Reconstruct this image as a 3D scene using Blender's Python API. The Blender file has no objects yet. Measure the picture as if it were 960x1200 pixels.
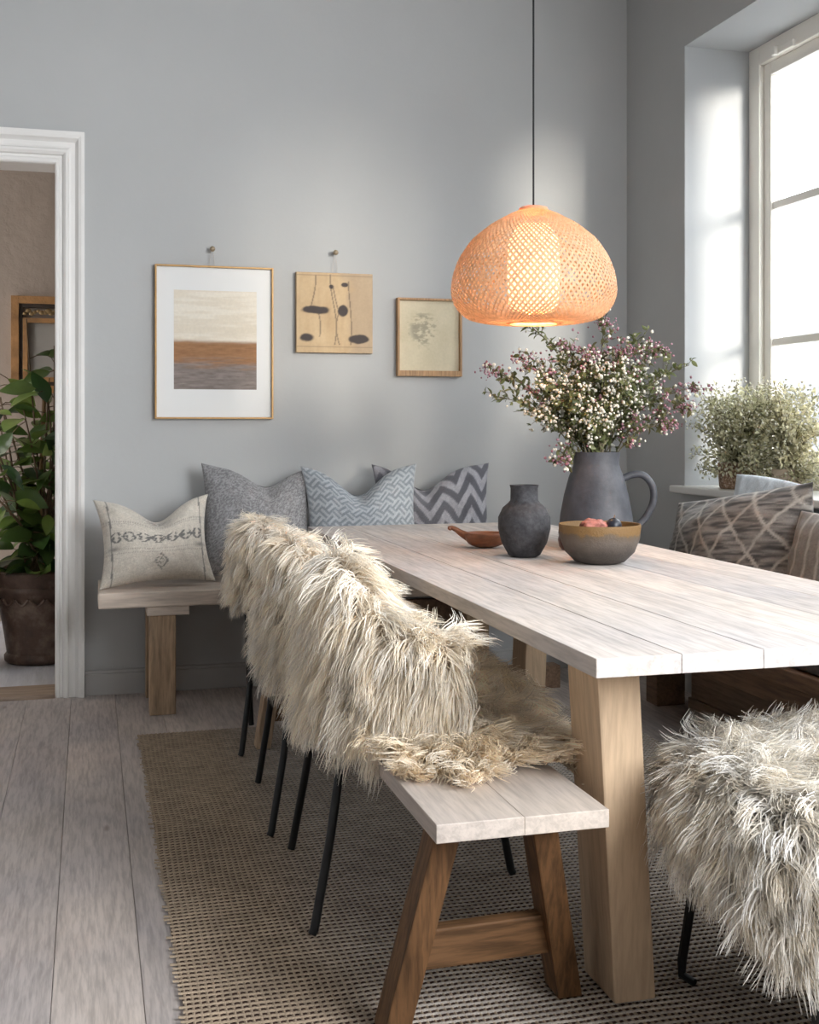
import bpy, bmesh, math, random
import numpy as np
from mathutils import Vector, Matrix
R = math.radians
rng = np.random.default_rng(7)
random.seed(7)
sc = bpy.context.scene
COL = sc.collection

# ------------------------------------------------------------------ materials
class NT:
    def __init__(s, name):
        s.m = bpy.data.materials.new(name); s.m.use_nodes = True
        s.t = s.m.node_tree; s.b = s.t.nodes['Principled BSDF']; s.out = s.t.nodes['Material Output']
    def n(s, typ, **kw):
        nd = s.t.nodes.new(typ)
        for k, v in kw.items():
            if k in nd.inputs.keys(): nd.inputs[k].default_value = v
            else: setattr(nd, k, v)
        return nd
    def l(s, a, b): s.t.links.new(a, b)
    def coord(s, scale=(1, 1, 1), which='Object'):
        tc = s.n('ShaderNodeTexCoord'); mp = s.n('ShaderNodeMapping'); mp.inputs['Scale'].default_value = scale
        s.l(tc.outputs[which], mp.inputs['Vector']); return mp.outputs['Vector']
    def noise(s, vec, scale=1, detail=4, rough=.55, dist=0):
        nd = s.n('ShaderNodeTexNoise'); nd.inputs['Scale'].default_value = scale; nd.inputs['Detail'].default_value = detail
        nd.inputs['Roughness'].default_value = rough; nd.inputs['Distortion'].default_value = dist
        if vec is not None: s.l(vec, nd.inputs['Vector'])
        return nd.outputs['Fac']
    def ramp(s, fac, stops):
        r = s.n('ShaderNodeValToRGB'); e = r.color_ramp.elements
        while len(e) < len(stops): e.new(.5)
        for i, (p, c) in enumerate(stops):
            e[i].position = p; e[i].color = (*c, 1) if len(c) == 3 else c
        s.l(fac, r.inputs['Fac']); return r.outputs['Color']
    def mix(s, a, b, fac=.5, mode='MULTIPLY'):
        m = s.n('ShaderNodeMix', data_type='RGBA', blend_type=mode)
        for sock, v in ((m.inputs[0], fac), (m.inputs[6], a), (m.inputs[7], b)):
            if hasattr(v, 'is_linked'): s.l(v, sock)
            else: sock.default_value = v if isinstance(v, (int, float)) else (*v, 1)
        return m.outputs[2]
    def bump(s, h, strength=.3, dist=.01):
        b = s.n('ShaderNodeBump'); b.inputs['Strength'].default_value = strength; b.inputs['Distance'].default_value = dist
        s.l(h, b.inputs['Height']); s.l(b.outputs['Normal'], s.b.inputs['Normal'])
    def base(s, c):
        if hasattr(c, 'is_linked'): s.l(c, s.b.inputs['Base Color'])
        else: s.b.inputs['Base Color'].default_value = (*c, 1)
    def set(s, **kw):
        for k, v in kw.items(): s.b.inputs[k].default_value = v
        return s.m

def g(c, k): return tuple(x * k for x in c)

def plain(name, c, rough=.6, var=.12, nscale=9, bump=.0, metallic=0, bscale=60):
    t = NT(name); v = t.coord()
    f = t.noise(v, nscale, 5)
    t.base(t.ramp(f, [(.3, g(c, 1 - var)), (.7, g(c, 1 + var))]))
    if bump: t.bump(t.noise(v, bscale, 4), bump, .01)
    return t.set(Roughness=rough, Metallic=metallic)

def wood(name, c, axis='Y', dark=.62, rough=.6, plank=None, plank_off=0, knots=.5, streak=.35, pax=0, gs=1.0, tint=None, spec=.3):
    t = NT(name)
    s = {'X': (1.1, 15, 15), 'Y': (15, 1.1, 15), 'Z': (15, 15, 1.1)}[axis]
    s = tuple(k * gs for k in s)
    tc = t.n('ShaderNodeTexCoord'); vec = tc.outputs['Object']
    if plank:
        sep = t.n('ShaderNodeSeparateXYZ'); t.l(vec, sep.inputs[0])
        a = t.n('ShaderNodeMath', operation='SUBTRACT'); t.l(sep.outputs[pax], a.inputs[0]); a.inputs[1].default_value = plank_off
        d = t.n('ShaderNodeMath', operation='DIVIDE'); t.l(a.outputs[0], d.inputs[0]); d.inputs[1].default_value = plank
        fl = t.n('ShaderNodeMath', operation='FLOOR'); t.l(d.outputs[0], fl.inputs[0])
        wn = t.n('ShaderNodeTexWhiteNoise', noise_dimensions='1D'); t.l(fl.outputs[0], wn.inputs['W'])
        sc_ = t.n('ShaderNodeVectorMath', operation='SCALE'); t.l(wn.outputs['Color'], sc_.inputs[0]); sc_.inputs['Scale'].default_value = 9
        ad = t.n('ShaderNodeVectorMath', operation='ADD'); t.l(vec, ad.inputs[0]); t.l(sc_.outputs[0], ad.inputs[1]); vec = ad.outputs[0]
    mp = t.n('ShaderNodeMapping'); mp.inputs['Scale'].default_value = s; t.l(vec, mp.inputs['Vector'])
    f1 = t.noise(mp.outputs[0], 1.0, 6, .6, .8)
    c1 = t.ramp(f1, [(.28, g(c, dark)), (.5, c), (.75, g(c, 1.12))])
    mp2 = t.n('ShaderNodeMapping'); mp2.inputs['Scale'].default_value = tuple((7 if k < 5 else 6) * k for k in s); t.l(vec, mp2.inputs['Vector'])
    f2 = t.noise(mp2.outputs[0], 1.0, 3, .6, .2)
    c2 = t.ramp(f2, [(.35, (1 - streak,) * 3), (.6, (1, 1, 1))])
    col = t.mix(c1, c2, 1.0)
    # broad tonal patches
    f3 = t.noise(vec, 2.2, 3)
    col = t.mix(col, t.ramp(f3, [(.3, tint or (.84, .84, .88)), (.7, (1.06, 1.03, 1.0))]), 1.0)
    if plank:
        col = t.mix(col, t.ramp(wn.outputs['Value'], [(0, (.87, .87, .88)), (1, (1.08, 1.06, 1.04))]), 1.0)
    if knots:
        mp3 = t.n('ShaderNodeMapping'); mp3.inputs['Scale'].default_value = tuple(1.6 if k < 5 else 5.0 for k in s); t.l(vec, mp3.inputs['Vector'])
        vo = t.n('ShaderNodeTexVoronoi'); vo.inputs['Scale'].default_value = 1.3; t.l(mp3.outputs[0], vo.inputs['Vector'])
        k = t.ramp(vo.outputs['Distance'], [(.0, (.25, .18, .13)), (.035, (.45, .36, .3)), (.075, (1, 1, 1))])
        col = t.mix(col, k, knots)
    t.base(col); t.bump(f2, .12, .004); t.b.inputs['Specular IOR Level'].default_value = spec
    return t.set(Roughness=rough)

def vcol(name, rough=.8, var=.15, nscale=150, bump=.15, bscale=300, trans=0, sheen=0, weave=0):
    t = NT(name)
    at = t.n('ShaderNodeAttribute', attribute_name='Col')
    v = t.coord()
    f = t.noise(v, nscale, 3)
    col = t.mix(at.outputs['Color'], t.ramp(f, [(.3, (1 - var,) * 3), (.7, (1 + var,) * 3)]), 1.0)
    t.base(col)
    if bump: t.bump(t.noise(v, bscale, 3), bump, .004)
    m = t.set(Roughness=rough)
    if sheen: t.b.inputs['Sheen Weight'].default_value = sheen
    if trans:
        tr = t.n('ShaderNodeBsdfTranslucent'); t.l(col, tr.inputs['Color'])
        mx = t.n('ShaderNodeMixShader'); mx.inputs[0].default_value = trans
        t.l(t.b.outputs[0], mx.inputs[1]); t.l(tr.outputs[0], mx.inputs[2]); t.l(mx.outputs[0], t.out.inputs['Surface'])
    return m

def emit(name, c, s):
    t = NT(name); t.base(c); t.b.inputs['Emission Color'].default_value = (*c, 1); t.b.inputs['Emission Strength'].default_value = s
    return t.m

def wallmat(name, c, bump=.12, bscale=14, var=.03):
    t = NT(name); v = t.coord()
    f = t.noise(v, 1.6, 5)
    t.base(t.ramp(f, [(.3, g(c, 1 - var)), (.7, g(c, 1 + var))]))
    t.bump(t.noise(v, bscale, 6, .6), bump, .01)
    return t.set(Roughness=.75)

# ------------------------------------------------------------------ mesh building
def link(o, parent=None):
    COL.objects.link(o)
    if parent is not None: o.parent = parent
    return o

def mesh_np(name, V, F, mat, parent=None, smooth=True, colors=None):
    V = np.asarray(V, dtype=np.float32).reshape(-1, 3)
    if parent is not None:
        off = Vector((0, 0, 0)); p = parent
        while p is not None: off += p.location; p = p.parent
        V = V - np.array(off, dtype=np.float32)
    me = bpy.data.meshes.new(name)
    F = np.asarray(F, dtype=np.int32)
    k = F.shape[1]
    me.vertices.add(len(V)); me.vertices.foreach_set('co', V.ravel())
    me.loops.add(F.size); me.loops.foreach_set('vertex_index', F.ravel())
    me.polygons.add(len(F)); me.polygons.foreach_set('loop_start', np.arange(0, F.size, k, dtype=np.int32))
    me.polygons.foreach_set('loop_total', np.full(len(F), k, dtype=np.int32))
    me.polygons.foreach_set('use_smooth', np.full(len(F), smooth, dtype=bool))
    me.update(calc_edges=True); me.validate()
    if colors is not None:
        a = me.color_attributes.new('Col', 'FLOAT_COLOR', 'POINT')
        c = np.ones((len(V), 4), dtype=np.float32); c[:, :3] = colors
        a.data.foreach_set('color', c.ravel())
    me.materials.append(mat)
    return link(bpy.data.objects.new(name, me), parent)

class MB:
    def __init__(s): s.bm = bmesh.new()
    def hexa(s, c8, bevel=.0, seg=2):
        """c8: four bottom corners ccw, four top corners ccw"""
        b = bmesh.new()
        v = [b.verts.new(p) for p in c8]
        for f in ((3, 2, 1, 0), (4, 5, 6, 7), (0, 1, 5, 4), (1, 2, 6, 5), (2, 3, 7, 6), (3, 0, 4, 7)): b.faces.new([v[i] for i in f])
        if bevel: bmesh.ops.bevel(b, geom=b.edges[:], offset=bevel, segments=seg, affect='EDGES', profile=.6)
        s._merge(b); return s
    def box(s, x0, x1, y0, y1, z0, z1, bevel=0, seg=2):
        return s.hexa([(x0, y0, z0), (x1, y0, z0), (x1, y1, z0), (x0, y1, z0), (x0, y0, z1), (x1, y0, z1), (x1, y1, z1), (x0, y1, z1)], bevel, seg)
    def _merge(s, b):
        me = bpy.data.meshes.new('tmp'); b.to_mesh(me); b.free(); s.bm.from_mesh(me); bpy.data.meshes.remove(me)
    def tube(s, pts, rad, n=8, cap=True):
        pts = [Vector(p) for p in pts]
        if not hasattr(rad, '__len__'): rad = [rad] * len(pts)
        rings = []; up = None
        for i, p in enumerate(pts):
            d = (pts[min(i + 1, len(pts) - 1)] - pts[max(i - 1, 0)]).normalized()
            if up is None:
                up = Vector((0, 0, 1)) if abs(d.z) < .9 else Vector((1, 0, 0))
            a = d.cross(up)
            if a.length < 1e-6: a = d.orthogonal()
            a.normalize(); b = a.cross(d).normalized(); up = b
            rings.append([s.bm.verts.new(p + (a * math.cos(2 * math.pi * k / n) + b * math.sin(2 * math.pi * k / n)) * rad[i]) for k in range(n)])
        for i in range(len(rings) - 1):
            for k in range(n):
                s.bm.faces.new((rings[i][k], rings[i][(k + 1) % n], rings[i + 1][(k + 1) % n], rings[i + 1][k]))
        if cap:
            s.bm.faces.new(rings[0][::-1]); s.bm.faces.new(rings[-1])
        return s
    def lathe(s, prof, c, n=48, sx=1, sy=1, wob=0):
        rings = []
        for r, z in prof:
            rings.append([s.bm.verts.new((c[0] + sx * max(r, 1e-4) * math.cos(2 * math.pi * k / n) * (1 + wob * math.sin(3 * 2 * math.pi * k / n + z * 9)),
                                          c[1] + sy * max(r, 1e-4) * math.sin(2 * math.pi * k / n), c[2] + z)) for k in range(n)])
        for i in range(len(rings) - 1):
            for k in range(n):
                s.bm.faces.new((rings[i][k], rings[i][(k + 1) % n], rings[i + 1][(k + 1) % n], rings[i + 1][k]))
        return s
    def ball(s, c, r, sub=1, sc=(1, 1, 1)):
        m = Matrix.Translation(Vector(c)) @ Matrix.Diagonal((sc[0] * r, sc[1] * r, sc[2] * r, 1))
        bmesh.ops.create_icosphere(s.bm, subdivisions=sub, radius=1, matrix=m); return s
    def build(s, name, mat, parent=None, smooth=False):
        off = Vector((0, 0, 0)); p = parent
        while p is not None: off += p.location; p = p.parent
        if off.length: bmesh.ops.translate(s.bm, verts=s.bm.verts[:], vec=-off)
        bmesh.ops.recalc_face_normals(s.bm, faces=s.bm.faces[:])
        me = bpy.data.meshes.new(name); s.bm.to_mesh(me); s.bm.free()
        me.polygons.foreach_set('use_smooth', [smooth] * len(me.polygons))
        me.materials.append(mat)
        if smooth:
            try: me.set_sharp_from_angle(angle=R(45))
            except Exception: pass
        return link(bpy.data.objects.new(name, me), parent)

def tag(o, label, cat, group=None, kind=None):
    o['label'] = label; o['category'] = cat
    if group: o['group'] = group
    if kind: o['kind'] = kind
    return o
def thing(name, label, cat, loc, group=None):
    o = bpy.data.objects.new(name, None); COL.objects.link(o); o.location = loc; o.empty_display_size = .1
    return tag(o, label, cat, group)
def struct(o):
    o['kind'] = 'structure'; return o

# value noise in numpy
def vnoise(x, y, seed=0):
    xi = np.floor(x).astype(np.int64); yi = np.floor(y).astype(np.int64); fx = x - xi; fy = y - yi
    fx = fx * fx * (3 - 2 * fx); fy = fy * fy * (3 - 2 * fy)
    def h(a, b):
        n = (a * 374761393 + b * 668265263 + seed * 1274126177) & 0xffffffff
        n = ((n ^ (n >> 13)) * 1274126177) & 0xffffffff
        return ((n ^ (n >> 16)) & 0xffff) / 65535.0
    return (h(xi, yi) * (1 - fx) + h(xi + 1, yi) * fx) * (1 - fy) + (h(xi, yi + 1) * (1 - fx) + h(xi + 1, yi + 1) * fx) * fy
def fbm(x, y, seed=0, o=4):
    r = 0; a = .5
    for k in range(o):
        r = r + a * vnoise(x * 2 ** k, y * 2 ** k, seed + k); a *= .5
    return r / (1 - .5 ** o)
def lerp(a, b, t): return a + (b - a) * t
def lerpc(a, b, t): return np.asarray(a) + (np.asarray(b) - np.asarray(a)) * np.asarray(t)[..., None]
def sstep(a, b, x):
    t = np.clip((x - a) / (b - a), 0, 1); return t * t * (3 - 2 * t)
def gridfaces(nu, nv):
    i = np.arange(nu - 1)[:, None] * nv + np.arange(nv - 1)[None, :]
    return np.stack([i, i + nv, i + nv + 1, i + 1], -1).reshape(-1, 4)

# ------------------------------------------------------------------ camera
H = 1.16
cam = bpy.data.cameras.new('camera'); co = bpy.data.objects.new('camera', cam); COL.objects.link(co)
co.location = (0, 0, H); co.rotation_euler = (R(90), 0, R(-15.3))
cam.sensor_fit = 'AUTO'; cam.sensor_width = 36; cam.lens = 1372 / 1200 * 36; cam.shift_y = -100 / 1200
cam.clip_start = .05
sc.camera = co

# ------------------------------------------------------------------ palette
M_wall = wallmat('grey blue wall paint', (.425, .428, .425))
M_ceil = wallmat('white ceiling paint', (.45, .45, .45))
M_white = plain('white gloss paint', (.66, .645, .62), .35, .03, 3)
M_trim = plain('off white woodwork paint', (.74, .72, .695), .4, .04, 4)
M_base = plain('grey skirting paint', (.43, .42, .41), .5, .04, 4)
M_hall = wallmat('bare plaster', (.30, .235, .185), .9, 9, .12)
M_floor = wood('whitewashed floorboards', (.585, .525, .485), 'Y', .88, .55, plank=.18, plank_off=-.074, knots=.5, streak=.28, gs=1.1)
M_hfloor = wood('pale hall floorboards', (.62, .62, .64), 'Y', .85, .5, plank=.18, knots=.2, streak=.12)
M_top = wood('whitewashed table planks', (.65, .59, .54), 'Y', .84, .75, spec=.12, plank=.17, plank_off=-.01, knots=.45, streak=.22, tint=(.86, .88, .93))
M_seat = wood('whitewashed bench plank', (.56, .49, .43), 'Y', .80, .6, knots=.5, streak=.2)
M_seatx = wood('pale bench plank along wall', (.64, .55, .47), 'X', .8, .5, knots=.3, streak=.2)
M_leg = wood('honey oak table leg', (.58, .425, .28), 'Z', .86, .55, knots=.8, streak=.16)
M_legtan = wood('tan weathered leg', (.50, .355, .23), 'Z', .62, .6, knots=.6, streak=.4)
M_dark = wood('dark stained bench leg', (.17, .085, .036), 'Z', .45, .5, knots=.4, streak=.5)
M_darkx = wood('dark stained stretcher', (.19, .10, .046), 'X', .5, .5, knots=.6, streak=.5)
M_bench = wood('brown bench board', (.25, .16, .105), 'Y', .6, .6, knots=.6, streak=.35)
M_black = plain('black powder coated metal', (.012, .012, .013), .45, .2, 30, metallic=.2)

# ------------------------------------------------------------------ room
WY, WX = 5.25, 2.54           # back wall, right wall
LX, FY, CZ = -2.3, -1.6, 3.35
DX0, DX1, DZ = -1.05, -.141, 2.285     # door opening
W1 = (3.20, 4.675, .90, 2.845)         # visible window opening (y0,y1,z0,z1)
W2 = (.95, 2.75, .90, 2.95)           # second window nearer the camera
RD = .46                              # outer wall thickness

m = MB()
for k in range(-13, 15):
    x0 = -.074 + .18 * k
    if x0 + .18 < LX or x0 > WX: continue
    m.box(max(x0 + .0006, LX), min(x0 + .1794, WX), FY, WY, -.03, 0, .001, 1)
m.box(LX, WX, FY, WY, -.06, -.012)
struct(m.build('floor', M_floor))
m = MB()
m.box(DX1, WX + RD, WY, WY + .16, -.05, CZ); m.box(LX, DX0, WY, WY + .16, -.05, CZ); m.box(DX0, DX1, WY, WY + .16, DZ, CZ)
struct(m.build('wall_back', M_wall))
m = MB()
ys = [FY, W2[0], W2[1], W1[0], W1[1], WY]
m.box(WX, WX + RD, ys[0], ys[1], -.05, CZ); m.box(WX, WX + RD, ys[2], ys[3], -.05, CZ); m.box(WX, WX + RD, ys[4], ys[5], -.05, CZ)
for w in (W1, W2):
    m.box(WX, WX + RD, w[0], w[1], -.05, w[2] - .02); m.box(WX, WX + RD, w[0], w[1], w[3], CZ)
struct(m.build('wall_right', M_wall))
struct(MB().box(LX - .1, LX, FY, WY + .16, -.05, CZ).build('wall_left', M_wall))
struct(MB().box(LX - .1, WX + RD, FY - .1, FY, -.05, CZ).build('wall_front', M_wall))
struct(MB().box(LX - .1, WX + RD, FY - .1, WY + .16, CZ, CZ + .1).build('ceiling', M_ceil))
# skirting
def skirting(name, x0, x1, y, h=.11, t=.022):
    mm = MB().box(x0, x1, y - t, y, 0, h - .018, .002).box(x0, x1, y - t * .72, y, h - .018, h - .004, .003)
    return struct(mm.build(name, M_base))
skirting('baseboard_back', -.018, WX, WY)
struct(MB().box(WX - .022, WX, FY, WY - .022, 0, .11, .003).build('baseboard_right', M_base))
# moulded door casing: profile swept along the jamb and lintel with a mitred corner
prof = [(0, .0), (0, .020), (.006, .026), (.016, .026), (.022, .020), (.030, .020), (.034, .032), (.044, .040), (.052, .040), (.058, .030), (.066, .027), (.082, .027), (.088, .034), (.096, .046), (.108, .050), (.121, .050), (.1215, .0)]
def casing():
    V, F = [], []
    n = len(prof)
    xi, xo = DX1, DX0
    path = []
    for w, d in prof: path.append([(xi + w, WY - d, 0), (xi + w, WY - d, DZ + w * 1.12), (xo - w, WY - d, DZ + w * 1.12), (xo - w, WY - d, 0)])
    V = [p for k in range(4) for p in [path[i][k] for i in range(n)]]
    for k in range(3):
        for i in range(n - 1): F.append((k * n + i, k * n + i + 1, (k + 1) * n + i + 1, (k + 1) * n + i))
    return mesh_np('trim_1', V, F, M_trim, None, False)
struct(casing())
m = MB().box(DX1 - .001, DX1 + .02, WY - .005, WY + .165, 0, DZ + .02).box(DX0 - .02, DX0 + .001, WY - .005, WY + .165, 0, DZ + .02).box(DX0, DX1, WY - .005, WY + .165, DZ - .001, DZ + .02)
struct(m.build('trim_2', M_trim))
struct(MB().box(DX0, DX1, WY - .03, WY + .18, -.02, .018, .005).build('trim_3', wood('oak threshold', (.40, .30, .22), 'X', .7)))
# hall beyond the doorway
HY = 7.35
struct(MB().box(-4.2, 1.2, WY + .16, HY + .1, -.08, .005).build('floor_hall', M_hfloor))
struct(MB().box(-4.2, 1.2, HY, HY + .1, -.05, CZ).build('wall_hall_back', M_hall))
struct(MB().box(1.2, 1.3, WY + .16, HY + .1, -.05, CZ).build('wall_hall_right', M_hall))
struct(MB().box(-4.3, -4.2, WY + .16, HY + .1, -.05, CZ).build('wall_hall_left', M_hall))
struct(MB().box(-4.2, 1.3, WY + .16, HY + .1, CZ, CZ + .1).build('ceiling_hall', M_ceil))

# windows
M_winpaint = plain('cream window paint', (.84, .81, .75), .35, .03, 4)
tg = NT('window glass')
gl = tg.n('ShaderNodeBsdfGlossy'); gl.inputs['Roughness'].default_value = .02
tr = tg.n('ShaderNodeBsdfTransparent'); tr.inputs['Color'].default_value = (.97, .98, .98, 1)
mx = tg.n('ShaderNodeMixShader'); mx.inputs[0].default_value = .04; tg.l(tr.outputs[0], mx.inputs[1]); tg.l(gl.outputs[0], mx.inputs[2]); tg.l(mx.outputs[0], tg.out.inputs['Surface'])
M_glass = tg.m
def window(name, w):
    y0, y1, z0, z1 = w
    X0 = WX + .32
    f = 0.085
    m = MB()
    # outer frame, stepped
    for (a, b, c, d) in ((y0 + f, y1 - f, z1 - f, z1), (y0 + f, y1 - f, z0, z0 + f), (y0, y0 + f, z0, z1), (y1 - f, y1, z0, z1)):
        m.box(X0, X0 + .12, a, b, c, d, .006)
    root = m.build(name, M_winpaint); struct(root)
    ym = (y0 + y1) / 2
    MB().box(X0 - .005, X0 + .10, ym - .045, ym + .045, z0 + f, z1 - f, .006).build('mullion', M_winpaint, root)
    s = .055
    for a, b in ((y0 + f, ym - .045), (ym + .045, y1 - f)):
        m = MB()
        zb, zt = z0 + f, z1 - f
        x0, x1 = X0 + .025, X0 + .075
        for (p, q, c, d) in ((a + s, b - s, zt - s, zt), (a + s, b - s, zb, zb + s + .02), (a, a + s, zb, zt), (b - s, b, zb, zt)):
            m.box(x0, x1, p, q, c, d, .004)
        sash = m.build('sash', M_winpaint, root)
        bars = MB()
        for zz in (1.53, 2.13): bars.box(x0 + .008, x1 - .005, a + s, b - s, zz - .017, zz + .017, .003)
        bars.build('glazing_bar', M_winpaint, sash)
        MB().box(x0 + .022, x0 + .026, a + s, b - s, zb + s, zt - s).build('pane', M_glass, sash)
    # stay hook on top rail
    MB().box(X0 - .012, X0 + .002, y1 - .36, y1 - .22, z1 - .085, z1 - .055, .004).box(X0 - .03, X0 - .006, y1 - .25, y1 - .225, z1 - .09, z1 - .05, .004).build('window_latch', M_winpaint, root)
    MB().box(WX - .055, X0 + .02, y0 - .045, y1 + .04, z0 - .032, z0, .008, 3).build('window_sill', M_white, root)
    # white painted reveal lining
    return root
window('window_1', W1); window('window_2', W2)
# reveal lining in paler paint
M_rev = wallmat('pale reveal paint', (.40, .41, .42), .05)
for nm, w in (('trim_4', W1), ('trim_5', W2)):
    y0, y1, z0, z1 = w
    m = MB().box(WX + .0005, WX + RD, y1 - .003, y1 + .0, z0, z1).box(WX + .0005, WX + RD, y0, y0 + .003, z0, z1).box(WX + .0005, WX + RD, y0, y1, z1 - .003, z1)
    struct(m.build(nm, M_rev))

# ------------------------------------------------------------------ outside
M_fac = plain('pale render', (.13, .13, .135), .8, .04, 1)
M_facw = plain('facade window glass', (.075, .08, .085), .3, .1, 1)
b = thing('apartment_facade', 'pale rendered house across the street seen through the bright window', 'building', (11, 6, -4))
MB().box(11, 14, -9, 22, -4, 4.2).build('facade_wall', M_fac, b)
for yy in range(-6, 22, 3):
    for zz in (-1.0, 1.6):
        fr_ = MB().box(10.94, 11.0, yy - .65, yy + .65, zz - .1, zz + 1.9).build('facade_window', M_fac, b)
        MB().box(10.92, 10.96, yy - .5, yy + .5, zz + .05, zz + 1.75).build('facade_pane', M_facw, fr_)
struct(MB().box(WX + RD, 16, -20, 24, -4.2, -4).build('ground', plain('street paving', (.4, .4, .4), .9)))

# ------------------------------------------------------------------ rug (woven ropes over a dark backing)
def rug():
    x0, x1, y0, y1 = .177, 2.02, 1.25, 4.50
    px, py = .0155, .0195
    V = []; F = []; C = []
    off = 0
    def ribbon(P, wid, hgt, col, side):
        nonlocal off
        # P (n,3) centreline ; half-round cross-section of 5 verts
        n = len(P)
        ang = np.linspace(0, math.pi, 5)
        cs = np.stack([np.cos(ang), np.sin(ang)], -1)
        S = np.zeros((n, 5, 3)); S[:] = P[:, None, :]
        ax = 1 if side == 'x' else 0
        S[:, :, ax] += cs[None, :, 0] * wid[:, None]; S[:, :, 2] += cs[None, :, 1] * hgt - .001
        V.append(S.reshape(-1, 3)); F.append(gridfaces(n, 5) + off); C.append(np.repeat(col, 5, 0)); off += n * 5
    hi = np.array((.36, .275, .195)); gr = np.array((.37, .325, .285))
    xs = np.arange(x0, x1, px / 2)
    for r, y in enumerate(np.arange(y0, y1, py)):
        wv = .011 * (fbm(xs * 3, np.full_like(xs, y * 2.5), 3) - .5) * 2
        P = np.stack([xs, y + wv, .0068 + .0007 * np.cos(np.arange(len(xs)) * math.pi)], -1)
        e = rng.uniform(-.012, .004); P[0, 0] += e; P[-1, 0] -= e
        wid = .0041 + .0018 * (fbm(xs * 14, np.full_like(xs, y * 60), 9) - .4)
        mixv = sstep(.42, .62, fbm(xs * 4, np.full_like(xs, y * 4), 21))
        col = lerpc(hi, gr, sstep(.2, .5, xs - x0)) * ((0.62 + .75 * fbm(xs * 40, np.full_like(xs, y * 55), 5)) * (.8 + .4 * fbm(xs * 3, np.full_like(xs, y * 3), 77)))[:, None]  # tan left band, greyer middle: change of light put into the yarn colour
        ribbon(P, wid, .0032, col, 'x')
    ysr = np.arange(y0, y1, py / 2)
    for c, x in enumerate(np.arange(x0 + .004, x1, px)):
        wv = .014 * (fbm(ysr * 2.0, np.full_like(ysr, x * 3), 31) - .5) * 2
        P = np.stack([x + wv, ysr, .0056 - .0006 * np.cos(np.arange(len(ysr)) * math.pi)], -1)
        wid = np.full(len(ysr), .0030) + .0014 * (fbm(ysr * 20, np.full_like(ysr, x * 80), 8) - .4)
        col = np.tile(hi * .95, (len(ysr), 1)) * (0.7 + .55 * fbm(ysr * 40, np.full_like(ysr, x * 55), 15))[:, None]
        ribbon(P, wid, .0028, col, 'y')
    # backing
    B = np.array([(x0, y0, .0045), (x1, y0, .0045), (x1, y1, .0045), (x0, y1, .0045)])
    nb = 60
    u, v = np.meshgrid(np.linspace(x0 + .004, x1 - .004, nb), np.linspace(y0 + .004, y1 - .004, nb), indexing='ij')
    V.append(np.stack([u, v, np.full_like(u, .0040)], -1).reshape(-1, 3)); F.append(gridfaces(nb, nb) + off); off += nb * nb
    C.append(np.tile(np.array((.06, .03, .02)), (nb * nb, 1)))
    o = mesh_np('woven_rug', np.concatenate(V), np.concatenate(F), vcol('jute yarn', .9, .25, 420, .0), None, True, np.concatenate(C))
    tag(o, 'flat woven jute rug in tan and brown under the long table', 'rug')
rug()

# ------------------------------------------------------------------ dining table
TX0, TX1, TY0, TY1, TZ = .865, 1.87, 1.91, 4.745, .75
t = thing('dining_table', 'long whitewashed plank dining table on chunky oak legs', 'table', ((TX0 + TX1) / 2, (TY0 + TY1) / 2, 0))
m = MB()
npl = 6; w = (TX1 - TX0) / npl
for k in range(npl):
    m.box(TX0 + k * w + (.0003 if k else 0), TX0 + (k + 1) * w - (.0003 if k < npl - 1 else 0), TY0 + rng.uniform(-.0006, .0006), TY1 + rng.uniform(-.0006, .0006), TZ - .036, TZ - rng.uniform(0, .0012), .0012, 1)
m.build('tabletop', M_top, t)
def tleg(xb, yb, xt, yt, sx=.09, sy=.15):
    z1 = TZ - .036; hx, hy = sx / 2, sy / 2
    c = [(xb - hx, yb - hy, .012), (xb + hx, yb - hy, .012), (xb + hx, yb + hy, .012), (xb - hx, yb + hy, .012), (xt - hx, yt - hy, z1), (xt + hx, yt - hy, z1), (xt + hx, yt + hy, z1), (xt - hx, yt + hy, z1)]
    MB().hexa(c, .005).build('leg', M_leg, t)
tleg(1.052, 2.21, .992, 2.165); tleg(1.68, 2.21, 1.74, 2.165)
tleg(1.052, 4.42, .992, 4.46); tleg(1.70, 4.42, 1.745, 4.46)
MB().box(1.0, 1.74, 4.42, 4.47, TZ - .125, TZ - .036, .003).build('apron', M_bench, t)

# ------------------------------------------------------------------ bench beside the table (dark A-frame legs)
BX0, BX1, BY0, BY1, BZ = .592, .925, 1.985, 4.36, .455
t = thing('trestle_bench', 'pale plank bench with dark trestle legs along the left side of the table', 'bench', ((BX0 + BX1) / 2, 3.1, 0))
MB().box(BX0, (BX0 + BX1) / 2, BY0, BY1, BZ - .034, BZ, .0012, 1).box((BX0 + BX1) / 2, BX1, BY0, BY1, BZ - .034, BZ - .0004, .0012, 1).build('seat', M_seat, t)
def bleg(xb, xt, yb, yt, mt, sx=.052, sy=.075):
    z1 = BZ - .034; hx, hy = sx / 2, sy / 2
    c = [(xb - hx, yb - hy, .010), (xb + hx, yb - hy, .010), (xb + hx, yb + hy, .010), (xb - hx, yb + hy, .010), (xt - hx, yt - hy, z1), (xt + hx, yt - hy, z1), (xt + hx, yt + hy, z1), (xt - hx, yt + hy, z1)]
    MB().hexa(c, .004).build('leg', mt, t)
bleg(.556, .655, 2.165, 2.13, M_dark); bleg(.935, .845, 2.225, 2.15, M_dark)
bleg(.60, .66, 4.20, 4.20, M_legtan); bleg(.92, .85, 4.20, 4.20, M_legtan)
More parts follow.
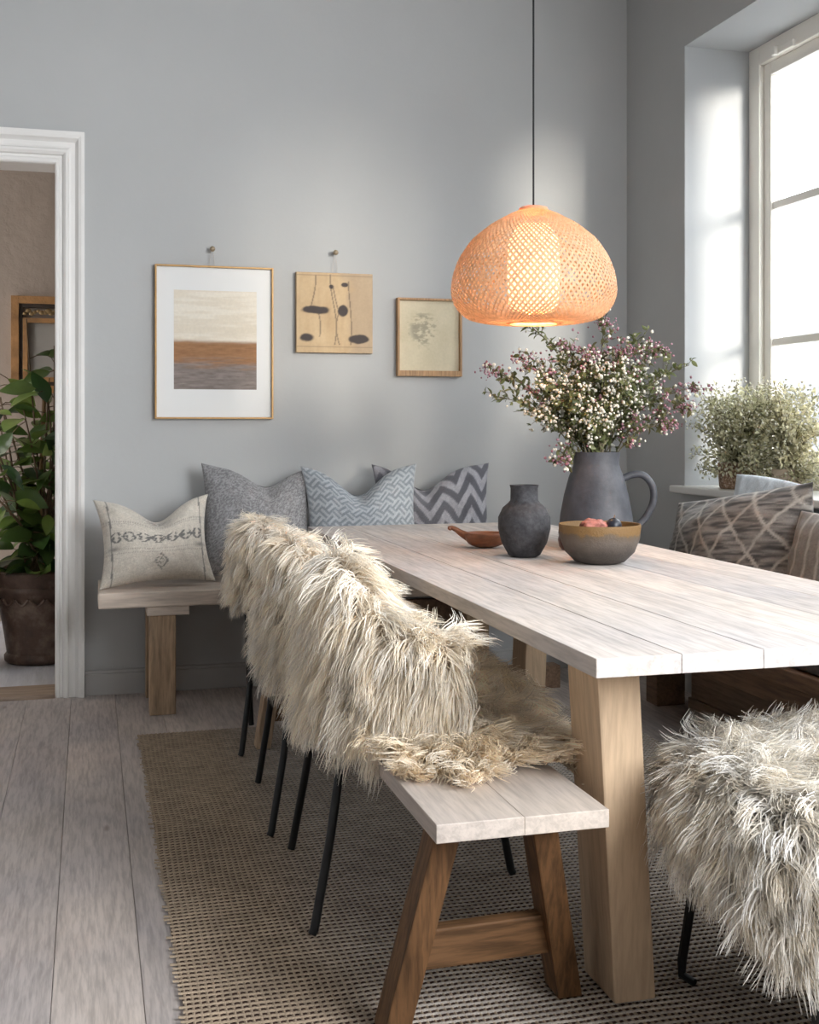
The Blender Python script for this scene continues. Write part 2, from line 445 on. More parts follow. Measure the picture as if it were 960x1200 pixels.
MB().hexa([(.58, 2.18, .105), (.93, 2.19, .105), (.93, 2.225, .105), (.58, 2.215, .105), (.60, 2.175, .185), (.91, 2.185, .185), (.91, 2.22, .185), (.60, 2.21, .185)], .004).build('stretcher', M_darkx, t)
MB().box(.62, .90, 4.185, 4.215, .10, .17, .004).build('stretcher', M_darkx, t)

# ------------------------------------------------------------------ bench along the back wall
KZ = .50
t = thing('wall_bench', 'pale plank bench with square tan legs along the back wall', 'bench', (1.2, 5.0, 0))
MB().box(.034, 2.02, 4.785, 5.0, KZ - .062, KZ, .006).box(.036, 2.02, 5.002, 5.225, KZ - .06, KZ, .006).build('seat', M_seatx, t)
for x in (.285, 1.62):
    MB().box(x - .052, x + .052, 4.80, 4.87, 0.0, KZ - .098, .005).build('leg', M_legtan, t)
    MB().box(x - .052, x + .052, 5.12, 5.19, 0.0, KZ - .098, .005).build('leg', M_legtan, t)
    MB().box(x - .062, x + .105, 4.792, 5.20, KZ - .098, KZ - .062, .003).build('crosspiece', M_seatx, t)
MB().box(1.70, 2.02, 4.84, 4.92, 0, .10, .004).build('foot_rail', M_bench, t)
MB().box(1.0, 1.62, 4.95, 4.99, .30, .40, .004).build('rail', M_bench, t)

# ------------------------------------------------------------------ bench under the window
t = thing('window_bench', 'low brown plank bench built along the wall under the window', 'bench', (2.3, 3.0, 0))
MB().box(2.10, 2.30, 1.0, 4.52, .345, .40, .005).box(2.302, 2.512, 1.0, 4.52, .345, .40, .005).build('seat', M_bench, t)
MB().box(2.12, 2.15, 1.02, 4.50, .27, .345, .004).build('apron', M_bench, t)
MB().box(2.40, 2.425, 1.02, 4.36, 0.0, .165, .004).box(2.385, 2.40, 1.02, 4.36, .0, .045, .004).box(2.39, 2.43, 1.02, 4.36, .165, .18, .003).build('plinth_panel', wood('worn brown panel', (.38, .27, .19), 'Y', .6, .6, knots=.6, streak=.3), t)
for y in (4.46, 1.08): MB().box(2.27, 2.40, y - .05, y + .05, 0, .345, .005).build('leg', M_bench, t)
M_pad = plain('dark grey pad cloth', (.10, .10, .11), .85, .25, 60, .2, bscale=250)
o = MB().box(2.12, 2.48, 1.6, 3.42, .402, .47, .025, 4).build('seat_pad', M_pad, None, True)
tag(o, 'dark grey seat pad on the low window bench behind the table', 'seat pad')

# ------------------------------------------------------------------ cushions
def pillow(name, w, h, th, center, lean, yaw, roll, colf, mat, label, n=96, chop=.0, pinch=.10, seed=0, base='back', chopx=0.0, wr=.006):
    """upright cushion in local XZ, thickness along Y; front faces -Y; then roll (Y), lean (X), yaw (Z)"""
    u = np.linspace(-1, 1, n); U, Vv = np.meshgrid(u, u, indexing='ij')
    X = U * w / 2 * (1 - pinch * (1 - Vv ** 2) * np.abs(U) ** 1.5)
    Z = Vv * h / 2 * (1 - pinch * (1 - U ** 2) * np.abs(Vv) ** 1.5)
    Z = Z - chop * np.exp(-((U - chopx) / .42) ** 2) * ((Vv + 1) / 2) ** 2.2
    prof_ = ((1 - np.abs(U) ** 2.6) * (1 - np.abs(Vv) ** 2.6))
    T = th / 2 * np.clip(prof_, 0, 1) ** .62
    wrk = (fbm(U * 2.2 + 5, Vv * 2.2 + seed, seed, 3) - .5) * 2
    rad = np.abs(U * Vv)
    crease = (np.sin((np.arctan2(Vv, U)) * 14 + seed) * sstep(.25, .75, rad)) * .006
    Yf = -(T + (wrk * wr * 2 + crease) * np.clip(prof_ * 4, 0, 1)); Yb = T
    # crease below the chop
    Yf = Yf + chop * .35 * np.exp(-((U - chopx) / .16) ** 2) * np.exp(-((Vv - .75) / .35) ** 2)
    A = np.stack([X, Yf, Z], -1).reshape(-1, 3); B = np.stack([X, Yb, Z], -1).reshape(-1, 3)
    V = np.concatenate([A, B]); f = gridfaces(n, n); F = np.concatenate([f, f[:, ::-1] + n * n])
    cf = colf(U, Vv, X, Z).reshape(-1, 3); Cc = np.concatenate([cf, cf])
    Mx = Matrix.Rotation(R(yaw), 3, 'Z') @ Matrix.Rotation(R(lean), 3, 'X') @ Matrix.Rotation(R(roll), 3, 'Y')
    V = V @ np.array(Mx).T
    V[:, 2] -= V[:, 2].min()
    V = V + np.array(center)
    o = mesh_np(name, V, F, mat, None, True, Cc)
    bm = bmesh.new(); bm.from_mesh(o.data); bmesh.ops.remove_doubles(bm, verts=bm.verts[:], dist=.0004)
    bmesh.ops.recalc_face_normals(bm, faces=bm.faces[:]); bm.to_mesh(o.data); bm.free()
    for p in o.data.polygons: p.use_smooth = True
    # origin at base
    c = Vector(center); o.data.transform(Matrix.Translation(-c)); o.location = c
    return tag(o, label, 'cushion', 'cushions on the window bench' if 'window' in label or 'right edge' in label else 'cushions on the wall bench')
def weave(U, V, s=60, a=.12): return 1 + a * (fbm(U * s, V * s * .35, 2, 2) - .5) * 2 + a * (fbm(U * s * .35, V * s, 4, 2) - .5) * 2
def c_cream(U, V, X, Z):
    c = np.tile(np.array((.52, .475, .41)), (*U.shape, 1)) * weave(U, V)[..., None]
    dk = np.array((.075, .075, .08))
    m_ = np.zeros_like(U)
    # central band of blocky cross motifs
    pu = (U + 1.0) * 4.0; cu = pu - np.floor(pu) - .5; cv = (V - .06) / .115
    star = np.maximum(np.abs(np.abs(cu) * 2.4 - np.abs(cv)) < .30, (np.abs(cv) < .25) & (np.abs(cu) < .4)) & (np.abs(cv) < 1) & (np.abs(U) < .86)
    star2 = star & (fbm(U * 30, V * 30, 3, 2) > .36)
    m_ = np.maximum(m_, star2 * .85)
    # lower diamond
    d = np.abs(U - .03) / .13 + np.abs(V + .55) / .22
    m_ = np.maximum(m_, ((np.abs(d - .85) < .16) | (np.abs(d - .35) < .14)) * (fbm(U * 40, V * 40, 6, 2) > .4) * .7)
    # dashed faint rows
    for v0 in (.42, -.22, -.30, .36):
        m_ = np.maximum(m_, (np.abs(V - v0) < .012) * (np.sin(U * 150) > -.2) * .45)
    m_ = np.maximum(m_, np.exp(-((U + .0) / .25) ** 2 - ((V - .62) / .14) ** 2) * (fbm(U * 50, V * 50, 8, 2) > .35) * .7)
    m_ = np.maximum(m_, ((np.abs(np.abs(U) - .82 - .03 * np.cos(V * 2)) < .014) * .75))
    m_ = np.maximum(m_, np.exp(-((np.abs(U) - .8) / .12) ** 2 - ((V + .2) / .05) ** 2) * .7)
    return lerpc(c, np.broadcast_to(dk, c.shape), 0 * m_) * (1 - m_[..., None]) + dk * m_[..., None]
def c_grey(U, V, X, Z):
    k = fbm(U * 70, V * 70, 11, 2)
    return lerpc(np.array((.145, .143, .15)), np.array((.30, .295, .30)), sstep(.3, .7, k))
def c_diamond(U, V, X, Z):
    a = (U * 1 + V) * 4.2; b_ = (U * 1 - V) * 4.2
    blk = (np.floor(a) + np.floor(b_)) % 2
    fa = np.where(blk > 0, a * 4, b_ * 4); s = np.sin(fa * math.pi * 1.0)
    k = sstep(-.3, .3, s) * .75 + .25 * fbm(U * 50, V * 50, 3, 2)
    edge = np.minimum(np.abs((a % 1) - .5), np.abs((b_ % 1) - .5))
    c = lerpc(np.array((.20, .225, .25)), np.array((.46, .49, .52)), k)
    c[np.abs(U) > .985] = (.55, .57, .6)
    return c
def c_chevron(U, V, X, Z):
    z = np.abs(((U * 2.0 + .3) % 1.0) - .5) * 2
    s = np.sin((V * 3.6 + z * 1.5) * math.pi * 2 * .62 + fbm(U * 6, V * 6, 2) * 1.0)
    k = sstep(-.1, .25, s) * (.55 + .6 * fbm(U * 30, V * 12, 5, 3))
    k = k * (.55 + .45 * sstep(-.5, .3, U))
    return lerpc(np.array((.115, .113, .13)), np.array((.42, .41, .44)), np.clip(k, 0, 1))
def c_cable(U, V, X, Z):
    c = lerpc(np.array((.045, .04, .038)), np.array((.27, .245, .225)), sstep(.25, .75, fbm(U * 5, V * 34, 4, 3)))
    m_ = np.zeros_like(U)
    wob = (fbm(U * 3, V * 3, 9) - .5) * .5
    for k in range(-8, 9):
        ph = V * 1.35 + wob * .6
        tri = np.abs(((ph + .5 * (k % 2)) % 1) - .5) * 2
        line = U * 4.8 - k - (tri - .5) * 1.0
        m_ = np.maximum(m_, 1 - sstep(.06, .13, np.abs(line)))
    return c * (1 - m_[..., None]) + np.array((.42, .385, .345)) * m_[..., None]
def c_pale(U, V, X, Z):
    return lerpc(np.array((.50, .55, .60)), np.array((.74, .78, .82)), fbm(U * 16, V * 16, 3, 4))
def c_strip(U, V, X, Z):
    c = lerpc(np.array((.17, .145, .125)), np.array((.27, .235, .21)), fbm(U * 40, V * 40, 4, 2))
    m_ = np.zeros_like(U)
    for k in range(-4, 5):
        m_ = np.maximum(m_, 1 - sstep(.014, .03, np.abs(U - k * .24 + .03 * np.sin(V * 4 + k))))
    return c * (1 - m_[..., None]) + np.array((.42, .38, .33)) * m_[..., None]
M_fab = vcol('woven cushion cloth', .9, .18, 260, .35, 420, sheen=.2)
pillow('cushion', .475, .375, .20, (.262, 4.945, KZ + .001), -17, 5, -2, c_cream, M_fab, 'small cream cushion with dark embroidered motifs at the left end of the wall bench', chop=.085, chopx=.05, pinch=.13, seed=1)
pillow('cushion', .49, .49, .17, (.70, 5.055, KZ + .001), -13, 3, 3, c_grey, M_fab, 'plain dark grey woven cushion beside the cream embroidered one', chop=.07, chopx=.15, pinch=.10, seed=4)
pillow('cushion', .52, .50, .17, (1.155, 5.01, KZ + .001), -14, -4, -1, c_diamond, M_fab, 'pale blue grey cushion with a woven diamond pattern on the wall bench', chop=.11, chopx=-.05, pinch=.11, seed=7)
pillow('cushion', .56, .50, .16, (1.51, 5.10, KZ + .001), -11, 0, 0, c_chevron, M_fab, 'dark grey cushion with white chevron stripes at the right of the wall bench', chop=.10, chopx=-.15, pinch=.09, seed=9)
pillow('cushion', .74, .48, .26, (2.20, 3.68, .402), -12, -84, -9, c_cable, M_fab, 'big brown knit cushion with raised cream diamond cables on the window bench', chop=.0, pinch=.03, seed=12, wr=.014)
pillow('cushion', .42, .55, .15, (2.445, 3.90, .402), -3, -88, 3, c_pale, M_fab, 'pale blue fluffy cushion against the window sill behind the cable knit one', chop=.0, pinch=-.03, seed=15, wr=.014)
pillow('cushion', .56, .43, .20, (2.24, 3.08, .472), -16, -80, 0, c_strip, M_fab, 'brown cushion with thin cream stripes nearest the right edge of the picture', chop=.0, pinch=.05, seed=18)

# ------------------------------------------------------------------ chairs, stool and sheepskins
def tubs(cx, cy, a, b, phi, rr, z):
    return np.stack([cx - a * rr * np.cos(phi), cy + b * rr * np.sin(phi), z], -1)
def make_chair(cy, feet, label):
    cx = .80
    t = thing('shell_chair', label, 'chair', (cx, cy, 0), 'sheepskin draped chairs along the table')
    n1, n2 = 40, 16
    ph, s = np.meshgrid(np.linspace(-1.25, 1.25, n1), np.linspace(0, 1, n2), indexing='ij')
    hh = .80 - .17 * np.sin(ph) ** 2
    rr = np.interp(s, [0, .35, .5, 1], [.0, .70, .85, .93]); z = np.interp(s, [0, .35, .5], [.478, .484, .53]) + np.where(s > .5, (s - .5) * 2 * (hh - .53), 0)
    P = tubs(cx, cy, .25, .31, ph, rr, z)
    o = mesh_np('seat_shell', P, gridfaces(n1, n2), M_black, t)
    md = o.modifiers.new('thick', 'SOLIDIFY'); md.thickness = .006
    for (fx, fy) in feet:
        tx = .572 if fx < .8 else .953
        ty = cy + (fy - cy) * .62
        dx = (tx - fx)
        MB().tube([(fx - dx * .06, fy, .014), (fx, fy, .024), (fx + dx * .5, fy + (ty - fy) * .45, .22), (tx, ty, .46), (tx + (.03 if fx < .8 else -.03), ty, .474)], .0105, 10).build('leg', M_black, t, True)
    return t
make_chair(2.72, [(.491, 2.61), (.531, 3.15), (1.044, 2.83), (1.04, 3.16)], 'black legged chair nearest the camera under a long cream sheepskin at the bench')
make_chair(3.48, [(.493, 3.27), (.526, 3.765), (1.03, 3.3), (1.03, 3.72)], 'black legged chair in the middle of three beneath cream sheepskins')
make_chair(4.27, [(.512, 4.09), (.60, 4.50), (1.03, 4.1), (1.03, 4.5)], 'black legged chair farthest back beneath a cream sheepskin near the wall bench')

def fur(name, P, mat, label, nclump, per, L, tip, root, seed, grav=.75, comb=None, width=.0016, nseg=5, hide=(.45, .38, .29), curl=.25, spread=.011):
    """P (nu,nv,3) hide surface; long locks grown as tapered ribbons"""
    r = np.random.default_rng(seed)
    nu, nv = P.shape[:2]
    du = np.gradient(P, axis=0); dv = np.gradient(P, axis=1)
    N = np.cross(du, dv); N /= np.linalg.norm(N, axis=-1, keepdims=True) + 1e-9
    area = np.linalg.norm(np.cross(du, dv), axis=-1)[:-1, :-1].ravel()
    idx = r.choice(len(area), nclump, p=area / area.sum())
    iu, iv = idx // (nv - 1), idx % (nv - 1)
    fu, fv = r.random(nclump), r.random(nclump)
    def samp(A, iu, iv, fu, fv):
        fu = fu[:, None]; fv = fv[:, None]
        return (A[iu, iv] * (1 - fu) + A[iu + 1, iv] * fu) * (1 - fv) + (A[iu, iv + 1] * (1 - fu) + A[iu + 1, iv + 1] * fu) * fv
    cp = samp(P, iu, iv, fu, fv); cn = samp(N, iu, iv, fu, fv); cn /= np.linalg.norm(cn, axis=-1, keepdims=True)
    K = nclump * per
    c_id = np.repeat(np.arange(nclump), per)
    n = cn[c_id]
    rt = cp[c_id] + r.normal(0, spread, (K, 3)); rt -= n * np.sum((rt - cp[c_id]) * n, -1, keepdims=True)
    cl = L * r.uniform(.65, 1.3, nclump)
    rnd = r.normal(0, .27, (nclump, 3))
    cm = np.zeros((nclump, 3)) if comb is None else comb(cp, cn)
    down = np.array((0, 0, -1.0))
    # clump centre curve and strand curve
    pos = rt.copy(); pc = cp.copy()
    pts = [pos.copy()]
    sl = (cl[c_id] * r.uniform(.75, 1.1, K))
    srnd = r.normal(0, .17, (K, 3))
    ca = r.random(nclump) * 6.28
    t1 = np.cross(cn, np.array((.31, .52, .79))); t1 /= np.linalg.norm(t1, axis=-1, keepdims=True) + 1e-9; t2 = np.cross(cn, t1)
    for s in range(nseg):
        q = (s + .5) / nseg
        d = cn * (1.05 - .75 * q) + down * grav * (q * 1.3) + cm * (.5 + .6 * q) + rnd * (.35 + q * .5)
        d = d + (t1 * np.cos(ca + q * 5)[:, None] + t2 * np.sin(ca + q * 5)[:, None]) * curl
        # stay off the hide
        dn = np.sum(d * cn, -1, keepdims=True); d = d + cn * np.clip(.16 - dn, 0, None)
        d /= np.linalg.norm(d, axis=-1, keepdims=True)
        pc = pc + d * (cl / nseg)[:, None]
        dd = d[c_id] + srnd; dd /= np.linalg.norm(dd, axis=-1, keepdims=True)
        pos = pos + dd * (sl / nseg)[:, None]
        pull = .26 * q + .05
        pos = pos * (1 - pull) + pc[c_id] * pull
        pts.append(pos.copy())
    S = np.stack(pts, 1)                      # K, nseg+1, 3
    tdir = np.gradient(S, axis=1)
    side = np.cross(tdir, r.normal(0, 1, (K, 1, 3))); side /= np.linalg.norm(side, axis=-1, keepdims=True) + 1e-9
    q = np.linspace(0, 1, nseg + 1)
    wd = width * (1 - .82 * q ** 1.5) * 1.0
    A = S - side * wd[None, :, None]; B = S + side * wd[None, :, None]
    VV = np.stack([A, B], 2).reshape(-1, 3)
    base = (np.arange(K) * (nseg + 1) * 2)[:, None] + (np.arange(nseg) * 2)[None, :]
    FF = np.stack([base, base + 1, base + 3, base + 2], -1).reshape(-1, 4)
    tone = (r.uniform(.80, 1.14, nclump)[c_id] * r.uniform(.88, 1.1, K))
    warm = r.uniform(0, 1, nclump)[c_id]
    tipc = lerpc(np.array(tip), np.array(tip) * np.array((1.0, .93, .80)), warm)
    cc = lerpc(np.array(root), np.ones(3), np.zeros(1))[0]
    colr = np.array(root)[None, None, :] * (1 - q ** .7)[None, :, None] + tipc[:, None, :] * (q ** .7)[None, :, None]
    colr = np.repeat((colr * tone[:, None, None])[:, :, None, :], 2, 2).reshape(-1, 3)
    hv = P.reshape(-1, 3); hf = gridfaces(nu, nv)
    V = np.concatenate([hv, VV]); F = np.concatenate([hf, FF + len(hv)])
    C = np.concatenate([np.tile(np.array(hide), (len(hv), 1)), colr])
    c0 = V.mean(0); c0[2] = V[:, 2].min()
    o = mesh_np(name, V - c0, F, mat, None, True, C); o.location = c0
    return tag(o, label, 'sheepskin', 'shaggy sheepskins thrown over the seats')
M_fur = vcol('sheep wool', .8, .05, 40, 0, trans=.38, sheen=.0)
def chair_skin(cy, label, seed, a=.275, b=.34, h0=.82, hs=.17, hang=.42, cx=.815, lo=-1.45, hi=1.45, nc=1500, L=.085, hangs=None):
    n1, n2 = 60, 50
    ph, s = np.meshgrid(np.linspace(lo, hi, n1), np.linspace(0, 1, n2), indexing='ij')
    ph = ph + .10 * np.sin(s * 9 + seed)
    hh = h0 - hs * np.sin(ph) ** 2 + .02 * np.sin(ph * 5 + seed)
    hg = hang + .05 * np.sin(ph * 3 + seed * 2) + (.0 if hangs is None else hangs(ph))
    rr = np.interp(s, [0, .12, .40, .46, .50, .54, .60, 1], [.45, .62, .80, .84, .90, .97, 1.0, 1.05])
    q = np.interp(s, [0, .12, .40, .46, .50], [0, .05, .86, .96, 1.0])
    zin = .515 + (hh - .515) * q
    q2 = np.interp(s, [.50, .54, .60, 1], [0, .04, .14, 1.0])
    zout = hh + (hg - hh) * q2
    z = np.where(s <= .5, zin, zout)
    P = tubs(cx, cy, a, b, ph, rr, z)
    P = P[:, ::-1] if False else P
    # orient outward: check a back-outside normal
    du = np.gradient(P, axis=0); dv = np.gradient(P, axis=1); N = np.cross(du, dv)
    if N[n1 // 2, int(n2 * .8), 0] > 0: P = P[::-1]
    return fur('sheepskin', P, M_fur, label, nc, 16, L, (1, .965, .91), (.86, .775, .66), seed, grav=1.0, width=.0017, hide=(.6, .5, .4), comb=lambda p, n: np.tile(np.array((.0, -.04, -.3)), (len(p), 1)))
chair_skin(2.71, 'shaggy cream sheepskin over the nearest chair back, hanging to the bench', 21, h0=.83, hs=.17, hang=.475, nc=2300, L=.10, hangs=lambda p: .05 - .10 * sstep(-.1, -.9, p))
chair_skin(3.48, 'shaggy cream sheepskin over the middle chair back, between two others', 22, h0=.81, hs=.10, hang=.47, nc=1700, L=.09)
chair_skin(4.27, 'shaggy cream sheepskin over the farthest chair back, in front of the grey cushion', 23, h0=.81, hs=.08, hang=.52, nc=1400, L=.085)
# sheepskin on the bench seat
n1, n2 = 50, 70
u, v = np.meshgrid(np.linspace(-1, 1, n1), np.linspace(0, 1, n2), indexing='ij')
yy = 2.235 + v * 1.15 + .03 * np.sin(u * 4)
xx = .80 + u * .19 * (1 + .08 * np.sin(v * 12))
zz = .478 + .050 * sstep(2.38, 2.58, yy) - .05 * sstep(.8, 1.0, u) - .018 * sstep(.10, 0, v) + .010 * np.sin(v * 15 + u * 3)
def bcomb(p, n):
    d = np.stack([(p[:, 0] - .80) * 3.2, np.where(p[:, 1] < 2.5, (p[:, 1] - 2.62) * 2.0, -.15), np.full(len(p), -.1)], -1)
    return d
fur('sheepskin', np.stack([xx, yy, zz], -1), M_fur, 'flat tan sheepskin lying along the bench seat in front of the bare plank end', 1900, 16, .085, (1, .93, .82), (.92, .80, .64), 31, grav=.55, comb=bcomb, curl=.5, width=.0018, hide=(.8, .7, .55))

# stool at the near end with a grey-white sheepskin
t = thing('low_stool', 'black metal legged stool under a grey white sheepskin at the lower right', 'stool', (1.42, 1.97, 0))
sx0, sx1, sy0, sy1 = 1.17, 1.68, 1.74, 2.15
MB().box(sx0, sx1, sy0, sy1, .43, .452, .01).build('seat', M_black, t)
for (fx, fy, tx, ty) in ((1.19, 2.20, 1.20, 2.12), (1.66, 2.20, 1.64, 2.12), (1.19, 1.72, 1.21, 1.78), (1.66, 1.72, 1.64, 1.78)):
    MB().tube([(fx + .012, fy - .03, .015), (fx, fy, .02), (fx, fy, .05), (fx + (tx - fx) * .5, ty + (fy - ty) * .4, .25), (tx, ty, .43)], [.008, .009, .010, .0105, .0105], 8).build('leg', M_black, t, True)
n1, n2 = 70, 70
th_, q_ = np.meshgrid(np.linspace(math.pi, -math.pi, n1), np.linspace(.002, 1, n2), indexing='ij')
ax_, ay_ = .245, .21
rf = 1 / ((np.abs(np.cos(th_)) / ax_) ** 3 + (np.abs(np.sin(th_)) / ay_) ** 3) ** (1 / 3)
hang_ = .17 + .17 * np.clip(-np.sin(th_), 0, 1) - .05 * np.clip(np.sin(th_), 0, 1) + .02 * np.sin(th_ * 5)
sl_ = q_ * (rf + hang_); over = np.clip(sl_ - rf, 0, None); rad_ = .06
tt_ = np.clip(over / rad_, 0, math.pi / 2)
hz_ = np.minimum(sl_, rf) + rad_ * np.sin(tt_); vz_ = rad_ * (1 - np.cos(tt_)) + np.clip(over - rad_ * math.pi / 2, 0, None)
P = np.stack([1.42 + hz_ * np.cos(th_), 1.95 + hz_ * np.sin(th_), .495 - vz_ + .012 * np.sin(hz_ * 22) * np.cos(th_ * 3)], -1)
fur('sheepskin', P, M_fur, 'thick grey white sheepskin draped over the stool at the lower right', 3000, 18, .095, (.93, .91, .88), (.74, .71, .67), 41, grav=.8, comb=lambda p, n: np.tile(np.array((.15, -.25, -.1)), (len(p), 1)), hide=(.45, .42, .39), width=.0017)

# ------------------------------------------------------------------ pictures
def art(name, x0, x1, z0, z1, y, colf, parent, mat, nx=90, nz=110):
    u, v = np.meshgrid(np.linspace(0, 1, nx), np.linspace(0, 1, nz), indexing='ij')
    P = np.stack([x0 + (x1 - x0) * u, np.full_like(u, y), z0 + (z1 - z0) * v], -1).reshape(-1, 3)
    return mesh_np(name, P, gridfaces(nx, nz), mat, parent, False, colf(u, v).reshape(-1, 3))
def frame_mb(x0, x1, z0, z1, y0, y1, w, wb=None):
    wb = wb or w; b = .0015
    return MB().box(x0, x0 + w, y0, y1, z0, z1, b).box(x1 - w, x1, y0, y1, z0, z1, b).box(x0 + w, x1 - w, y0, y1, z1 - w, z1, b).box(x0 + w, x1 - w, y0, y1, z0, z0 + wb, b)
M_art = vcol('painted paper', .7, .04, 90, 0)
M_brass = plain('dull brass frame', (.36, .21, .075), .4, .12, 30, metallic=.35)
M_mat = plain('white picture mount', (.74, .735, .72), .7, .01, 3)
t = thing('framed_picture', 'tall thin brass framed abstract landscape with a wide white mount', 'picture', (.536, WY, 1.194), 'pictures hung in a row on the back wall')
frame_mb(.276, .796, 1.194, 1.871, WY - .032, WY, .008).build('frame', M_brass, t)
MB().box(.284, .788, WY - .018, WY - .012, 1.202, 1.863).build('mount', M_mat, t)
def p1(u, v):
    n = fbm(u * 3, v * 40, 3, 4); n2 = fbm(u * 9, v * 90, 8, 4)
    sky = lerpc(np.array((.66, .58, .46)), np.array((.76, .70, .60)), sstep(.35, .7, n) * .6 + .4 * v)
    hor = lerpc(np.array((.22, .10, .04)), np.array((.38, .19, .08)), n2)
    low = lerpc(np.array((.13, .10, .085)), np.array((.30, .25, .225)), n2)
    c = lerpc(low, hor, sstep(.20, .32, v + (n - .5) * .2)[..., None][..., 0])
    c = c * (1 - sstep(.46, .515, v + (n - .5) * .03)[..., None]) + sky * sstep(.46, .515, v + (n - .5) * .03)[..., None]
    return c
art('painting', .358, .722, 1.325, 1.762, WY - .0185, p1, t, M_art)
t = thing('panel_painting', 'unframed wood panel painted with dark seed pods on thin stems', 'picture', (1.077, WY, 1.495), 'pictures hung in a row on the back wall')
MB().box(.90, 1.254, WY - .026, WY, 1.495, 1.859, .002).build('board', wood('pale plywood board', (.52, .38, .23), 'Z', .8, .6, knots=.2), t)
def p2(u, v):
    n = fbm(u * 14, v * 3, 3, 4); n2 = fbm(u * 5, v * 5, 5, 4)
    c = lerpc(np.array((.42, .285, .155)), np.array((.60, .45, .275)), n * .6 + n2 * .4)
    c = lerpc(c, np.broadcast_to(np.array((.36, .27, .19)), c.shape), sstep(.55, .75, u + (n2 - .5) * .4) * .55)
    dk = np.array((.045, .033, .03)); m_ = np.zeros_like(u)
    for (a, b_, ra, rb) in ((.22, .53, .17, .055), (.61, .535, .065, .07), (.14, .19, .14, .065), (.84, .175, .145, .055), (.63, .86, .05, .03), (.45, .83, .03, .03)):
        d = np.hypot((u - a) / ra, (v - b_) / rb) + (n2 - .5) * .9
        m_ = np.maximum(m_, 1 - sstep(.75, 1.05, d))
    for (a, b0, b1, bend) in ((.48, .1, .98, .04), (.20, .55, .97, -.05), (.60, .1, .5, -.08), (.52, .55, .85, .05), (.70, .1, .9, .02), (.25, .2, .55, .06)):
        line = np.abs(u - a - bend * np.sin(v * 5)) < .009
        m_ = np.maximum(m_, line * (v > b0) * (v < b1) * .55)
    m_ = np.maximum(m_, ((np.abs(v - .97) < .008) | (np.abs(v - .07) < .006)) * .4)
    return c * (1 - m_[..., None]) + dk * m_[..., None]
art('painting', .902, 1.252, 1.497, 1.857, WY - .0268, p2, t, M_art, 100, 100)
M_oakf = wood('pale oak frame', (.46, .27, .13), 'Z', .8, .5, knots=0)
t = thing('framed_drawing', 'small oak framed sketch on yellowed paper, half behind the pendant lamp', 'picture', (1.527, WY, 1.394), 'pictures hung in a row on the back wall')
frame_mb(1.371, 1.683, 1.394, 1.756, WY - .034, WY, .010, .026).build('frame', M_oakf, t)
def p3(u, v):
    n = fbm(u * 4, v * 4, 3, 4); n2 = fbm(u * 24, v * 40, 13, 3)
    c = lerpc(np.array((.50, .43, .29)), np.array((.64, .565, .41)), n)
    zone = np.exp(-((u - .40) / .24) ** 2 - ((v - .60) / .26) ** 2)
    m_ = sstep(.50, .68, n2 * .55 + zone * .40) * .55
    n3 = fbm(u * 9, v * 26, 33, 3)
    m_ = np.maximum(m_, sstep(.56, .66, n3) * sstep(.25, .7, zone) * .6)
    return c * (1 - m_[..., None]) + np.array((.13, .12, .09)) * m_[..., None]
art('drawing', 1.381, 1.673, 1.42, 1.746, WY - .012, p3, t, M_art)
# hanging knobs and strings
M_knob = plain('aged brass knob', (.40, .32, .22), .35, .1, 60, metallic=.6)
M_string = plain('pale string', (.45, .43, .40), .8)
for (x, z, ztop, lab) in ((.525, 1.945, 1.871, 'small brass wall knob with string above the tall landscape picture'), (1.08, 1.951, 1.859, 'small brass wall knob with string above the wood panel painting')):
    t = thing('picture_hook', lab, 'hook', (x, WY, z), 'picture hooks on the back wall')
    mk = MB(); mk.tube([(x, WY, z), (x, WY - .028, z)], .005, 10); mk.ball((x, WY - .034, z), .0125, 2); mk.build('knob', M_knob, t, True)
    MB().tube([(x - .012, WY - .012, ztop + .001), (x - .003, WY - .022, z + .006), (x + .003, WY - .022, z + .006), (x + .012, WY - .012, ztop + .001)], .0012, 5).build('string', M_string, t)

# ------------------------------------------------------------------ pendant lamp
LXc, LYc, LZ0 = 1.36, 3.48, 1.49
t = thing('pendant_lamp', 'woven bamboo dome pendant glowing above the table on a black cord', 'lamp', (LXc, LYc, LZ0))
Pf = np.array([(.036, .358), (.07, .346), (.133, .312), (.196, .262), (.238, .201), (.259, .138), (.2625, .094), (.2485, .050), (.2136, .016), (.165, .003), (.10, -.001), (.075, .0)])
def smoothprof(P, n):
    d = np.r_[0, np.cumsum(np.hypot(*np.diff(P, axis=0).T))]; s = np.linspace(0, d[-1], n)
    # Catmull-like smoothing via dense linear + box filter
    s2 = np.linspace(0, d[-1], 400); a = np.interp(s2, d, P[:, 0]); b = np.interp(s2, d, P[:, 1])
    k = np.ones(25) / 25; ap = np.convolve(np.pad(a, 12, 'edge'), k, 'valid'); bp = np.convolve(np.pad(b, 12, 'edge'), k, 'valid')
    return np.interp(s, s2, ap), np.interp(s, s2, bp), s / d[-1]
pr, pz, ps = smoothprof(Pf, 72)
